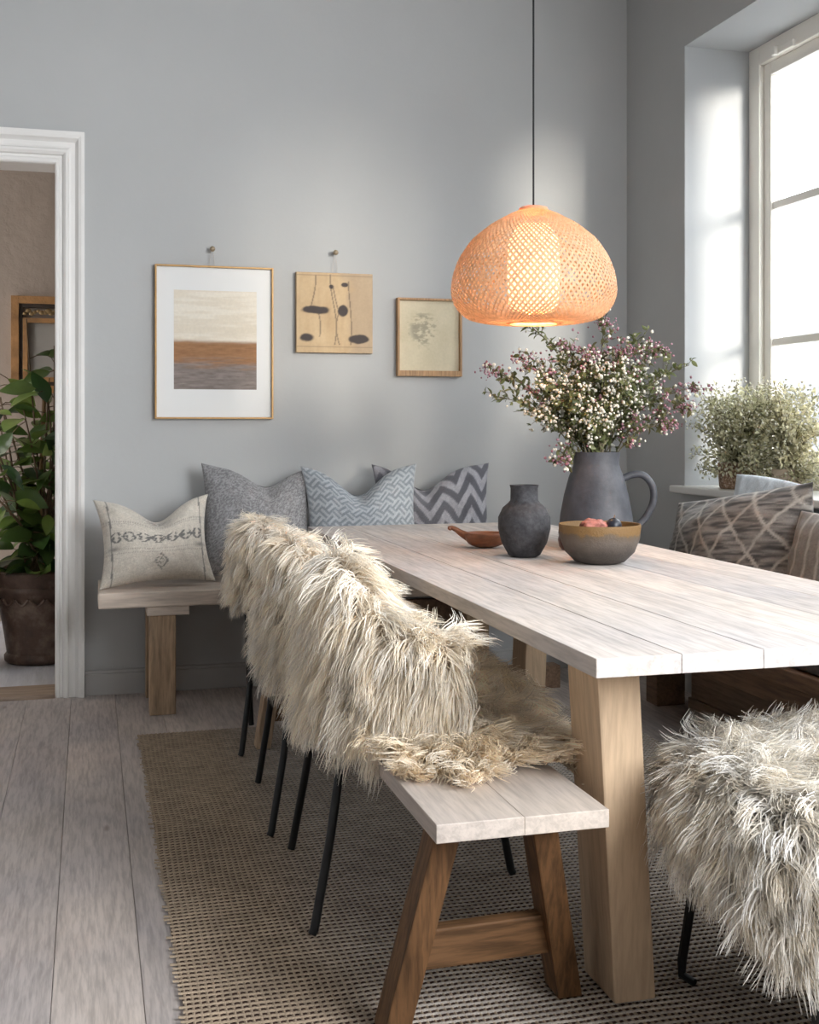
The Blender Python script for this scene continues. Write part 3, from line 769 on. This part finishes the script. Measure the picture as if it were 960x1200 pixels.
def strands(nst, wid, dr, twist, seed):
    V = []; F = []; off = 0
    r2 = np.random.default_rng(seed)
    for dr_sign in (1, -1):
        for k in range(nst):
            th = 2 * math.pi * k / nst + dr_sign * twist * (ps ** 1.0) + r2.normal(0, .006)
            wv = .0016 * np.sin(np.arange(len(ps)) * math.pi * .9 + (k % 2) * math.pi) * dr_sign
            rad = pr + dr + wv
            c = np.stack([rad * np.cos(th), rad * np.sin(th), pz], -1)
            tn = np.gradient(c, axis=0); nr = np.stack([np.cos(th), np.sin(th), np.zeros_like(th)], -1)
            sd = np.cross(tn, nr); sd /= np.linalg.norm(sd, axis=-1, keepdims=True)
            w_ = (wid * np.clip(pr / .24, .22, 1.0))[:, None]
            V.append(np.stack([c - sd * w_, c + sd * w_], 1).reshape(-1, 3))
            i = np.arange(len(ps) - 1) * 2 + off; F.append(np.stack([i, i + 1, i + 3, i + 2], -1)); off += len(ps) * 2
    return np.concatenate(V) + np.array((LXc, LYc, LZ0)), np.concatenate(F)
def bamboo(name, c, tr_):
    q = NT(name); v = q.coord(); f = q.noise(v, 60, 3)
    col = q.ramp(f, [(.3, g(c, .82)), (.7, g(c, 1.12))]); q.base(col); q.set(Roughness=.5)
    tl = q.n('ShaderNodeBsdfTranslucent'); q.l(col, tl.inputs['Color'])
    mx_ = q.n('ShaderNodeMixShader'); mx_.inputs[0].default_value = tr_
    q.l(q.b.outputs[0], mx_.inputs[1]); q.l(tl.outputs[0], mx_.inputs[2]); q.l(mx_.outputs[0], q.out.inputs['Surface']); return q.m
M_bam = bamboo('split bamboo', (.76, .49, .30), .32)
V_, F_ = strands(86, .0036, 0, 1.9, 1)
sh = mesh_np('woven_shade', V_, F_, M_bam, t)
m = MB()
def ring(m, rad, z, tr_=.006, n=64):
    pts = [(LXc + rad * math.cos(2 * math.pi * k / n), LYc + rad * math.sin(2 * math.pi * k / n), LZ0 + z) for k in range(n + 1)]
    m.tube(pts, tr_, 6, False)
ring(m, .078, .0, .006)
m.build('bottom_rim', M_bam, t, True)
m = MB(); m.lathe([(0, .368), (.03, .368), (.044, .364), (.048, .356), (.042, .346), (0, .346)], (LXc, LYc, LZ0), 32); m.build('top_cap', M_bam, t, True)
MB().tube([(LXc, LYc, LZ0 + .37), (LXc, LYc, CZ)], .0032, 8).build('cord', M_black, t)
M_diff = emit('glowing paper diffuser', (1.0, .68, .32), 2.1)
MB().lathe([(.055, .03), (.078, .05), (.084, .16), (.080, .26), (.05, .31)], (LXc, LYc, LZ0), 32).build('diffuser', M_diff, t, True)
MB().lathe([(0, .0), (.05, .0), (.055, .008), (.05, .02), (0, .02)], (LXc, LYc, CZ - .025), 24).build('ceiling_rose', M_black, t, True)
pl = bpy.data.lights.new('lamp_bulb', 'POINT'); pl.energy = 3.6; pl.color = (1, .58, .27); pl.shadow_soft_size = .04
po = bpy.data.objects.new('lamp_bulb', pl); COL.objects.link(po); po.location = (0, 0, .035); po.parent = t

# ------------------------------------------------------------------ tableware
def ceramic(name, c, c2, rough=.75, bump=.35, sc_=26):
    q = NT(name); v = q.coord(); f = q.noise(v, sc_, 6, .65); f2 = q.noise(v, 7, 3)
    col = q.mix(q.ramp(f, [(.35, c), (.65, c2)]), q.ramp(f2, [(.3, (.8, .8, .82)), (.7, (1.1, 1.08, 1.05))]), 1.0)
    q.base(col); q.bump(q.noise(v, 90, 5, .7), bump, .004); return q.set(Roughness=rough)
M_vase = ceramic('rough black stoneware', (.022, .021, .024), (.060, .058, .063), .7, .5, 60)
M_jug = ceramic('charcoal stoneware', (.034, .038, .050), (.068, .073, .090), .6, .25, 14)
o = MB().lathe([(0, 0), (.038, 0), (.050, .006), (.072, .045), (.083, .09), (.082, .125), (.068, .155), (.050, .170), (.044, .178), (.043, .215), (.046, .226), (.042, .226), (.038, .20), (.038, .17), (.06, .12), (.05, .03), (0, .02)], (0, 0, 0), 56).build('vase', M_vase, None, True)
o.location = (1.325, 3.47, TZ); tag(o, 'round charcoal vase with a short neck beside the wooden scoop', 'vase')
JX, JY = 1.707, 3.77
t = thing('water_jug', 'large charcoal stoneware jug holding the flowers', 'jug', (JX, JY, TZ))
MB().lathe([(0, 0), (.118, 0), (.128, .012), (.131, .04), (.125, .10), (.112, .17), (.095, .235), (.081, .272), (.079, .285), (.083, .315), (.084, .322), (.079, .322), (.074, .29), (.075, .27), (.105, .16), (.12, .04), (0, .015)], (JX, JY, TZ), 64).build('body', M_jug, t, True)
rx, ry = .9645, -.264     # handle points to the viewer's right
hp = [(.088, .225), (.125, .242), (.165, .240), (.195, .205), (.200, .155), (.180, .105), (.150, .070), (.115, .055)]
def spl(P, n=6):
    P = [np.array(p, float) for p in P]; out = []
    for i in range(len(P) - 1):
        p0, p1, p2, p3 = P[max(i - 1, 0)], P[i], P[i + 1], P[min(i + 2, len(P) - 1)]
        for k in range(n):
            q = k / n
            out.append(.5 * ((2 * p1) + (-p0 + p2) * q + (2 * p0 - 5 * p1 + 4 * p2 - p3) * q * q + (-p0 + 3 * p1 - 3 * p2 + p3) * q ** 3))
    out.append(P[-1]); return out
MB().tube([(JX + rx * a, JY + ry * a, TZ + b_) for a, b_ in spl(hp)], .0125, 12).build('handle', M_jug, t, True)
# bowl
BXc, BYc = 1.483, 3.25
q = NT('two tone glazed bowl'); v = q.coord()
sep = q.n('ShaderNodeSeparateXYZ'); q.l(v, sep.inputs[0])
mr = q.n('ShaderNodeMapRange'); mr.inputs['From Min'].default_value = .03; mr.inputs['From Max'].default_value = .118; q.l(sep.outputs[2], mr.inputs['Value'])
nz = q.noise(v, 22, 6, .7)
ad = q.n('ShaderNodeMath', operation='MULTIPLY_ADD'); q.l(nz, ad.inputs[0]); ad.inputs[1].default_value = .55; q.l(mr.outputs[0], ad.inputs[2])
col = q.ramp(ad.outputs[0], [(.3, (.06, .048, .04)), (.72, (.125, .10, .082)), (.94, (.12, .085, .055)), (1.0, (.20, .11, .035))])
q.base(col); q.bump(q.noise(v, 120, 5, .7), .7, .004); M_bowl = q.set(Roughness=.55)
o = MB().lathe([(0, 0), (.055, 0), (.075, .006), (.104, .035), (.119, .075), (.123, .112), (.122, .118), (.117, .117), (.112, .08), (.095, .035), (.06, .014), (0, .012)], (0, 0, 0), 64).build('bowl', M_bowl, None, True)
o.location = (BXc, BYc, TZ); tag(o, 'brown and ochre stoneware bowl in front of the jug', 'bowl')
M_fig = plain('dusty pink fruit', (.36, .13, .10), .65, .5, 55, .5)
M_plum = plain('blue black plum', (.022, .024, .035), .35, .3, 30)
M_pear = plain('dull ochre fruit', (.30, .18, .08), .5, .2, 20)
def fruit(x, y, z, r, sc_, mt, name, label, stem=True):
    t = thing(name, label, 'fruit', (x, y, z - r * sc_[2]))
    m = MB(); m.ball((x, y, z), r, 4, sc_)
    if 'fig' in name:
        for v_ in m.bm.verts:
            d_ = v_.co - Vector((x, y, z)); n_ = float(vnoise(np.array([d_.x * 70 + 9.0]), np.array([d_.y * 70 + d_.z * 90 + 5.0]), 4)[0])
            v_.co = Vector((x, y, z)) + d_ * (.78 + .42 * n_)
    m.build('flesh', mt, t, True)
    if stem: MB().tube([(x, y, z + r * sc_[2] * .9), (x + .004, y, z + r * sc_[2] + .008)], .002, 6).build('stem', M_bench, t)
fruit(BXc - .03, BYc - .02, TZ + .112, .030, (1.45, 1.0, .82), M_fig, 'dried_fig', 'dusty pink dried fruit heaped at the left in the stoneware bowl', False)
fruit(BXc + .032, BYc - .03, TZ + .113, .024, (1, 1, 1), M_plum, 'plum', 'blue black plum beside the pink fruit in the stoneware bowl')
fruit(BXc, BYc, TZ + .058, .045, (1, 1, 1), M_pear, 'round_pear', 'ochre fruit low in the stoneware bowl beneath the pink fruit and plum', False)
# wooden scoop: boat-shaped bowl with a bird-like spout handle pointing left
q = NT('reddish turned wood'); v = q.coord((30, 30, 90)); f = q.noise(v, 1, 4)
q.base(q.ramp(f, [(.3, (.13, .045, .02)), (.7, (.26, .10, .045))])); M_red = q.set(Roughness=.4)
SX, SY = 1.29, 3.757
t = thing('wooden_scoop', 'small reddish wooden scoop with a raised beak handle on the table', 'scoop', (SX, SY, TZ))
n1, n2 = 40, 14
th, s = np.meshgrid(np.linspace(0, 2 * math.pi, n1), np.linspace(0, 1, n2), indexing='ij')
def scoop(k, z0):
    rad = np.sin(s * math.pi / 2) ** .8; lx = .078 * k * (1 + .12 * np.cos(th)); ly = .055 * k
    z = z0 + (.052 - z0) * s ** 2.0
    a = rad * np.cos(th) * lx; b_ = rad * np.sin(th) * ly
    return np.stack([SX + .9645 * a + .264 * b_, SY - .264 * a + .9645 * b_, TZ + z], -1).reshape(-1, 3)
o1 = scoop(1, .001); o2 = scoop(.9, .012)
f = gridfaces(n1, n2); rim = np.arange(n1 - 1) * n2 + n2 - 1
F_ = np.concatenate([f, f[:, ::-1] + n1 * n2, np.stack([rim, rim + n2, rim + n2 + n1 * n2, rim + n1 * n2], -1)])
mesh_np('bowl', np.concatenate([o1, o2]), F_, M_red, t)
MB().tube([(SX - rx * a, SY - ry * a, TZ + z) for a, z in spl([(.05, .035), (.075, .048), (.098, .063), (.112, .068), (.122, .062)])], list(np.interp(np.linspace(0, 1, 25), [0, .4, .75, .88, 1], [.017, .0095, .007, .009, .003])), 10).build('handle', M_red, t, True)
M_redpot = plain('dark oxblood glaze', (.075, .022, .016), .3, .3, 20)
t = thing('small_pot', 'small dark red lidded pot half hidden between the vase and the bowl', 'pot', (1.555, 3.62, TZ))
MB().lathe([(0, 0), (.036, 0), (.046, .012), (.050, .035), (.045, .055), (.038, .06), (0, .06)], (1.555, 3.62, TZ), 36).build('body', M_redpot, t, True)
MB().lathe([(.040, .058), (.036, .068), (.02, .078), (.008, .08), (.009, .092), (0, .094)], (1.555, 3.62, TZ), 36).build('lid', M_vase, t, True)

# ------------------------------------------------------------------ plants
def leafquads(P, D, Nn, Ln, Wd, fold=.25, shape=None):
    """leaf blades: P base (K,3), D direction, Nn normal, returns V,F ; 3x5 verts blade"""
    K = len(P)
    D = D / (np.linalg.norm(D, axis=-1, keepdims=True) + 1e-9)
    S = np.cross(D, Nn); S /= np.linalg.norm(S, axis=-1, keepdims=True) + 1e-9
    U = np.cross(S, D)
    q = np.array([0, .22, .5, .8, 1.0]); wq = np.array([.12, .80, 1.0, .55, .02]) if shape is None else np.array(shape)
    ctr = P[:, None, :] + D[:, None, :] * (q[None, :, None] * Ln[:, None, None]) - U[:, None, :] * ((q ** 2)[None, :, None] * (Ln * .22)[:, None, None])
    off = S[:, None, :] * (wq[None, :, None] * (Wd / 2)[:, None, None]); lift = U[:, None, :] * (wq[None, :, None] * (Wd * fold)[:, None, None])
    V = np.stack([ctr - off + lift, ctr, ctr + off + lift], 2).reshape(-1, 3)
    f = gridfaces(5, 3)
    F = (np.arange(K) * 15)[:, None, None] + f[None]
    return V, F.reshape(-1, 4)
_ico = bmesh.new(); bmesh.ops.create_icosphere(_ico, subdivisions=1, radius=1); ICO_V = np.array([v.co[:] for v in _ico.verts]); _ico.verts.index_update(); ICO_F = np.array([[v.index for v in f.verts] for f in _ico.faces]); _ico.free()
def balls(Cn, rad, rnd, sq=1.0):
    K = len(Cn)
    V = Cn[:, None, :] + ICO_V[None] * rad[:, None, None] * rnd.uniform(.75, 1.2, (K, 1, 3))
    F = (np.arange(K) * len(ICO_V))[:, None, None] + ICO_F[None]
    return V.reshape(-1, 3), F.reshape(-1, 3)
def bez(a, b_, c, n=10):
    q = np.linspace(0, 1, n)[:, None]; return (1 - q) ** 2 * a + 2 * q * (1 - q) * b_ + q ** 2 * c
def unit(v): return v / (np.linalg.norm(v, axis=-1, keepdims=True) + 1e-9)
M_stem = plain('brown green stems', (.10, .085, .045), .7, .3, 40)
M_leaf = vcol('small green leaves', .5, .15, 60, 0, trans=.42)
M_petal = vcol('pale blossom', .6, .1, 60, 0, trans=.2)
bq = thing('flower_bouquet', 'loose bouquet of white berries and mauve blossoms standing in the jug', 'flowers', (JX, JY, TZ + .30))
mouth = np.array((JX, JY, TZ + .315))
cam_r = np.array((.9645, -.264, 0)); cam_d = np.array((.264, .9645, 0))
def branch(tip_r, tip_u, tip_d, kind, r2):
    a = mouth + np.array((r2.uniform(-.045, .045), r2.uniform(-.045, .045), -.13))
    tip = mouth + cam_r * tip_r + cam_d * tip_d + np.array((0, 0, tip_u))
    midp = mouth + (cam_r * tip_r + cam_d * tip_d) * r2.uniform(.18, .34) + np.array((0, 0, max(.06, tip_u * .62 + .05)))
    ctr = bez(a, midp, tip, 14)
    m = MB(); m.tube([tuple(p) for p in ctr], list(np.linspace(.0026, .0011, 14)), 5)
    tw_pts = []; tw_dir = []
    nt = int(9 + 12 * np.linalg.norm(tip - mouth) / .3)
    for k in range(nt):
        q = r2.uniform(.36, 1.0); i = min(int(q * 13), 12); p = ctr[i] * (1 - (q * 13 - i)) + ctr[i + 1] * (q * 13 - i)
        d = unit(ctr[i + 1] - ctr[i]) * .7 + unit(r2.normal(0, 1, 3)) * .75 + np.array((0, 0, .25)); d = unit(d)
        ln = r2.uniform(.025, .075)
        e = p + d * ln; m.tube([tuple(p), tuple(p + d * ln * .5 + np.array((0, 0, .003))), tuple(e)], [.0011, .0009, .0006], 4, False)
        tw_pts.append((p, e, d))
    st = m.build('flowering_branch', M_stem, bq)
    lp, ld = [], []
    for p, e, d in tw_pts:
        for k in range(4):
            q = r2.uniform(.1, 1); lp.append(p + (e - p) * q); ld.append(unit(d * .6 + r2.normal(0, .7, 3)))
    for k in range(12):
        q = r2.uniform(.3, 1); i = min(int(q * 13), 12); lp.append(ctr[i]); ld.append(unit(r2.normal(0, 1, 3) + np.array((0, 0, .3))))
    lp = np.array(lp); ld = np.array(ld)
    ln = r2.uniform(.013, .031, len(lp))
    V, F = leafquads(lp, ld, unit(r2.normal(0, 1, (len(lp), 3)) + np.array((0, 0, 1.2))), ln, ln * .5)
    c = lerpc(np.array((.08, .10, .035)), np.array((.24, .26, .12)), r2.random(len(lp)))
    if kind == 'mauve': c = lerpc(c, np.broadcast_to(np.array((.14, .07, .06)), c.shape), r2.random(len(lp)) * .35)
    mesh_np('leaves', V, F, M_leaf, st, True, np.repeat(c, 15, 0))
    bp, bc, br = [], [], []
    for p, e, d in tw_pts:
        nn = r2.integers(2, 6) if kind != 'green' else r2.integers(0, 2)
        for k in range(nn):
            bp.append(e + r2.normal(0, .009, 3)); br.append(r2.uniform(.0036, .0068))
            w_ = np.array((.80, .78, .70)) * r2.uniform(.75, 1.1); mv = lerp(np.array((.22, .075, .095)), np.array((.46, .28, .34)), r2.random())
            bc.append(w_ if (kind == 'white' and r2.random() < .82) else mv if (kind == 'mauve' and r2.random() < .6) else w_)
    if kind == 'mauve':
        for k in range(46):
            bp.append(tip + np.array((r2.normal(0, .020), r2.normal(0, .020), r2.normal(.0, .010)))); br.append(r2.uniform(.0026, .0046)); bc.append(lerp(np.array((.20, .065, .085)), np.array((.50, .30, .37)), r2.random()))
    if bp:
        V, F = balls(np.array(bp), np.array(br), r2)
        mesh_np('blossoms', V, F, M_petal, st, True, np.repeat(np.array(bc), len(ICO_V), 0))
r2 = np.random.default_rng(5)
specs = [(-.37, .285, .02, 'mauve'), (-.36, .20, -.03, 'green'), (-.22, .44, .03, 'green'), (-.27, .33, -.02, 'mauve'), (.03, .46, .0, 'mauve'), (.325, .31, .0, 'green'), (.30, .16, -.04, 'mauve'), (.22, .37, .03, 'mauve'), (-.10, .37, .04, 'mauve'), (.10, .36, -.05, 'mauve'), (.16, .39, .05, 'green'), (.335, .23, .02, 'mauve'), (-.04, .34, -.08, 'mauve'), (-.13, -.02, -.06, 'mauve'), (.24, .10, -.06, 'mauve')]
for s_ in specs: branch(*s_, r2)
for k in range(44):
    an = r2.uniform(0, 2 * math.pi); rad = .29 * math.sqrt(r2.random())
    u_ = .03 + r2.uniform(0, .27) * (1 - (rad / .42) ** 2) + .03
    branch(rad * math.cos(an), u_ + .03, rad * math.sin(an) * .7, r2.choice(['white', 'white', 'white', 'white', 'green']), r2)

def bush(root, base, spreads, seed, ncl, lsize, cA, cB, fl, rx_, up):
    """bushy plant: twigs + leaves + tiny flowers around an ellipsoid"""
    r3 = np.random.default_rng(seed); base = np.array(base)
    m = MB(); lp, ld = [], []; bp = []
    for k in range(ncl):
        d = unit(r3.normal(0, 1, 3)); rr_ = r3.random() ** .30
        tip = base + np.array((d[0] * spreads[0] * rr_, d[1] * spreads[1] * rr_, up * .46 + d[2] * up * .54 * rr_))
        if d[2] < -.2: tip[2] = base[2] + up * .46 + d[2] * up * (.5 + .35 * np.hypot(d[0], d[1])) * rr_
        tip[1] = min(tip[1], 4.625); tip[0] = float(np.clip(tip[0], 2.40, 2.815))
        ctr = bez(base + r3.normal(0, .012, 3) * np.array((1, 1, 0)), base + (tip - base) * np.array((.3, .3, .75)), tip, 8)
        m.tube([tuple(p) for p in ctr], list(np.linspace(.0018, .0007, 8)), 4, False)
        for j in range(26):
            q = r3.uniform(.30, 1.0) * 6.99; i = int(q); p = ctr[i] * (1 - q + i) + ctr[i + 1] * (q - i)
            dd = unit(r3.normal(0, 1, 3)); lp.append(p + dd * r3.uniform(0, .022)); ld.append(unit(dd + np.array((0, 0, .3))))
        for j in range(fl): bp.append(tip + r3.normal(0, .016, 3))
    m.build('stems', M_stem, root)
    lp = np.array(lp); ld = np.array(ld); ln = r3.uniform(.7, 1.3, len(lp)) * lsize
    V, F = leafquads(lp, ld, unit(r3.normal(0, 1, (len(lp), 3)) + np.array((0, 0, 1))), ln, ln * .62)
    mesh_np('foliage', V, F, M_leaf, root, True, np.repeat(lerpc(np.array(cA), np.array(cB), r3.random(len(lp))), 15, 0))
    bp = np.array(bp); V, F = balls(bp, r3.uniform(.003, .0055, len(bp)), r3)
    mesh_np('blossoms', V, F, M_petal, root, True, np.repeat(lerpc(np.array((.40, .38, .25)), np.array((.68, .66, .56)), r3.random(len(bp))), len(ICO_V), 0))
SZ = W1[2]
q = NT('speckled basket pot'); v = q.coord(); f = q.noise(v, 110, 3, .7)
q.base(q.ramp(f, [(.35, (.10, .055, .03)), (.55, (.30, .19, .12)), (.72, (.62, .56, .5))])); q.bump(f, .6, .004); M_bask = q.set(Roughness=.8)
t = thing('potted_plant', 'bushy pale green plant in a speckled brown pot at the left on the window sill', 'plant', (2.62, 4.37, SZ), 'plants on the window sill')
MB().lathe([(0, 0), (.068, 0), (.074, .01), (.080, .105), (.076, .11), (.070, .1), (.06, .09), (0, .09)], (2.62, 4.37, SZ), 40).build('pot', M_bask, t, True)
bush(t, (2.62, 4.37, SZ + .085), (.16, .30), 51, 190, .020, (.34, .34, .20), (.74, .71, .50), 8, 1, .40)
t = thing('potted_plant', 'straggly pale flowering plant on the sill nearer the window glass', 'plant', (2.70, 4.13, SZ), 'plants on the window sill')
MB().lathe([(0, 0), (.05, 0), (.055, .01), (.06, .085), (.056, .09), (.05, .08), (0, .075)], (2.70, 4.13, SZ), 40).build('pot', plain('pale clay pot', (.45, .36, .28), .8), t, True)
bush(t, (2.70, 4.13, SZ + .07), (.13, .27), 52, 150, .019, (.36, .35, .21), (.75, .70, .50), 9, 1, .40)

# hall plant
PX, PY, PZ = -.235, 6.08, .005
q = NT('weathered brown terracotta'); v = q.coord(); f = q.noise(v, 7, 6, .7)
q.base(q.ramp(f, [(.3, (.045, .026, .02)), (.5, (.11, .065, .045)), (.72, (.26, .19, .145))])); q.bump(q.noise(v, 30, 5), .5, .01); M_terra = q.set(Roughness=.55)
t = thing('potted_rubber_plant', 'tall leafy green plant in a big weathered terracotta pot beyond the doorway', 'plant', (PX, PY, PZ))
pot = MB().lathe([(0, 0), (.155, 0), (.168, .012), (.170, .035), (.158, .05), (.172, .15), (.196, .28), (.212, .345), (.220, .352), (.222, .37), (.214, .38), (.220, .40), (.235, .425), (.238, .45), (.228, .458), (.212, .45), (.20, .42), (0, .42)], (PX, PY, PZ), 56).build('pot', M_terra, t, True)
# raised garland on the pot
m = MB()
for k in range(18):
    a = 2 * math.pi * k / 18
    pts = [(PX + (.208 + .004) * math.cos(a + j * .06), PY + (.208 + .004) * math.sin(a + j * .06), PZ + .325 - .03 * math.sin(j / 5 * math.pi)) for j in range(6)]
    m.tube(pts, .007, 6)
m.build('garland', M_terra, pot, True)
MB().lathe([(0, .43), (.205, .425)], (PX, PY, PZ), 40).build('soil', plain('dark potting soil', (.03, .022, .016), .95, .4, 60, .6), t)
r4 = np.random.default_rng(77)
M_big = vcol('glossy dark green leaf', .28, .12, 14, .1, 40, trans=.25)
m = MB(); lp, ld = [], []
for k in range(22):
    a0 = np.array((PX, PY, PZ + .42)) + np.array((r4.uniform(-.07, .07), r4.uniform(-.07, .07), 0))
    tip = np.array((PX + r4.uniform(-.36, .32), PY + r4.uniform(-.30, .25), PZ + r4.uniform(.85, 1.66)))
    if k == 0: tip = np.array((PX - .06, PY - .1, PZ + 1.68))
    if k == 1: tip = np.array((PX + .10, PY - .1, PZ + 1.50))
    ctr = bez(a0, (a0 + tip) / 2 + np.array((r4.uniform(-.1, .1), r4.uniform(-.1, .1), .12)), tip, 12)
    m.tube([tuple(p) for p in ctr], list(np.linspace(.008, .003, 12)), 6)
    for j in range(10):
        q_ = r4.uniform(.10, 1.0) * 10.99; i = int(q_); p = ctr[i]
        d = unit(np.array((r4.normal(), r4.normal(), r4.normal(.15, .5))));
        e = p + d * r4.uniform(.04, .10); m.tube([tuple(p), tuple((p + e) / 2 + np.array((0, 0, .008))), tuple(e)], .0022, 4, False)
        lp.append(e); ld.append(unit(d + np.array((0, 0, -.25))))
for k in range(12):
    a = r4.uniform(0, 6.28); lp.append(np.array((PX + .14 * math.cos(a), PY + .14 * math.sin(a), PZ + .44))); ld.append(np.array((math.cos(a), math.sin(a), .35)))
m.build('stems', plain('brown plant stems', (.12, .075, .04), .7, .3), t, True)
MB().tube([(PX + .02, PY - .06, PZ + .42), (PX + .0, PY - .05, PZ + .8), (PX + .02, PY, PZ + 1.3)], .010, 8).build('cane', wood('cane stake', (.40, .24, .12), 'Z'), t, True)
lp = np.array(lp); ld = np.array(ld); ln = r4.uniform(.11, .20, len(lp))
V, F = leafquads(lp, ld, unit(r4.normal(0, .5, (len(lp), 3)) + np.array((0, -.5, 1))), ln, ln * .58, .12, (.10, .80, 1.0, .55, .01))
o = mesh_np('leaves', V, F, M_big, t, True, np.repeat(lerpc(np.array((.025, .065, .018)), np.array((.24, .34, .075)), r4.random(len(lp)) ** 1.4), 15, 0))
o.modifiers.new('sub', 'SUBSURF').levels = 1; o.modifiers['sub'].render_levels = 1
# ornate mirror on hall wall
FX0, FX1, FZ0, FZ1 = -.448, .30, 1.36, 1.937
t = thing('framed_mirror', 'old carved gilt and brown frame hanging on the hall plaster wall', 'picture', ((FX0 + FX1) / 2, HY, FZ0))
M_gilt = plain('worn brown gilt', (.30, .15, .055), .4, .3, 12, .3)
frame_mb(FX0, FX1, FZ0, FZ1, HY - .045, HY, .045).build('frame', M_gilt, t)
frame_mb(FX0 + .045, FX1 - .045, FZ0 + .045, FZ1 - .045, HY - .030, HY, .022, .022).build('inset', plain('dark frame inset', (.035, .022, .014), .5, .3, 20), t)
frame_mb(FX0 + .067, FX1 - .067, FZ0 + .067, FZ1 - .13, HY - .040, HY, .028, .028).build('slip', M_gilt, t)
m = MB()
x = FX0 + .08
r5 = np.random.default_rng(3)
while x < FX1 - .08:
    m.ball((x, HY - .036, FZ1 - .095 + r5.uniform(-.012, .012)), r5.uniform(.010, .019), 1, (1.3, .6, 1)); x += .019
m.build('carving', plain('tarnished gilt', (.20, .125, .05), .35, .5, 60, .3, metallic=.4), t, True)
MB().box(FX0 + .09, FX1 - .09, HY - .012, HY - .002, FZ0 + .09, FZ1 - .15).build('panel', plain('clouded grey panel', (.28, .25, .215), .45, .1, 3), t)
# dark floor vase at far left in the hall
t = thing('floor_vase', 'dark tall planter at the left edge of the doorway beside the terracotta pot', 'vase', (-.60, 5.98, .005))
MB().lathe([(0, 0), (.11, 0), (.13, .03), (.15, .3), (.145, .5), (.115, .62), (.12, .66), (.10, .66), (.09, .6), (0, .58)], (-.60, 5.98, .005), 40).build('body', plain('near black glaze', (.018, .013, .011), .35), t, True)

# ------------------------------------------------------------------ light
w = bpy.data.worlds.new('world'); sc.world = w; w.use_nodes = True
nt = w.node_tree; bg = nt.nodes['Background']
tcw = nt.nodes.new('ShaderNodeTexCoord'); spx = nt.nodes.new('ShaderNodeSeparateXYZ'); nt.links.new(tcw.outputs['Generated'], spx.inputs[0])
cr = nt.nodes.new('ShaderNodeValToRGB'); e = cr.color_ramp.elements; e[0].position = .0; e[0].color = (.58, .60, .63, 1); e[1].position = .5; e[1].color = (.92, .96, 1.0, 1)
nt.links.new(spx.outputs[2], cr.inputs['Fac']); nt.links.new(cr.outputs['Color'], bg.inputs['Color'])
bg.inputs['Strength'].default_value = 9
def portal(name, y0, y1, z0, z1):
    l = bpy.data.lights.new(name, 'AREA'); l.shape = 'RECTANGLE'; l.size = y1 - y0; l.size_y = z1 - z0; l.cycles.is_portal = True
    o = bpy.data.objects.new(name, l); COL.objects.link(o); o.location = (WX + RD + .02, (y0 + y1) / 2, (z0 + z1) / 2)
    o.rotation_euler = (R(90), 0, R(90))
    return o
for nm, wn_ in (('window_portal_1', W1), ('window_portal_2', W2)):
    portal(nm, wn_[0], wn_[1], wn_[2], wn_[3])
sl = bpy.data.lights.new('hazy_sun', 'SUN'); sl.energy = 5.2; sl.angle = R(12); sl.color = (1, .91, .80)
so = bpy.data.objects.new('hazy_sun', sl); COL.objects.link(so); so.location = (8, -6, 6)
so.rotation_euler = Vector((-.42, .88, -.13)).to_track_quat('-Z', 'Y').to_euler()
l = bpy.data.lights.new('rear_fill_light', 'AREA'); l.shape = 'RECTANGLE'; l.size = 1.6; l.size_y = 1.7; l.energy = 42; l.color = (1, .97, .94); l.spread = R(130)  # added soft fill from behind the camera; the front wall has no window
o = bpy.data.objects.new('rear_fill_light', l); COL.objects.link(o); o.location = (.9, FY + .03, 1.55); o.rotation_euler = (R(90), 0, R(180))
l = bpy.data.lights.new('side_fill_light', 'AREA'); l.shape = 'RECTANGLE'; l.size = 1.6; l.size_y = 1.9; l.energy = 95; l.color = (.92, .96, 1); l.spread = R(120)  # added fill inside the room off to the right, boosting the daylight
o = bpy.data.objects.new('side_fill_light', l); COL.objects.link(o); o.location = (WX - .45, .35, 2.0); o.rotation_euler = (R(84), 0, R(48))
# daylight from the hall's own window at the left
l = bpy.data.lights.new('hall_window_light', 'AREA'); l.shape = 'RECTANGLE'; l.size = 1.4; l.size_y = 1.6; l.energy = 32; l.color = (1, .95, .88)
o = bpy.data.objects.new('hall_window_light', l); COL.objects.link(o); o.location = (-3.9, 6.2, 1.7); o.rotation_euler = (0, R(-90), 0)

sc.cycles.use_denoising = True
sc.cycles.max_bounces = 8; sc.cycles.diffuse_bounces = 5; sc.cycles.transparent_max_bounces = 12
sc.cycles.sample_clamp_indirect = 8
sc.view_settings.view_transform = 'Standard'; sc.view_settings.look = 'None'; sc.view_settings.exposure = .32
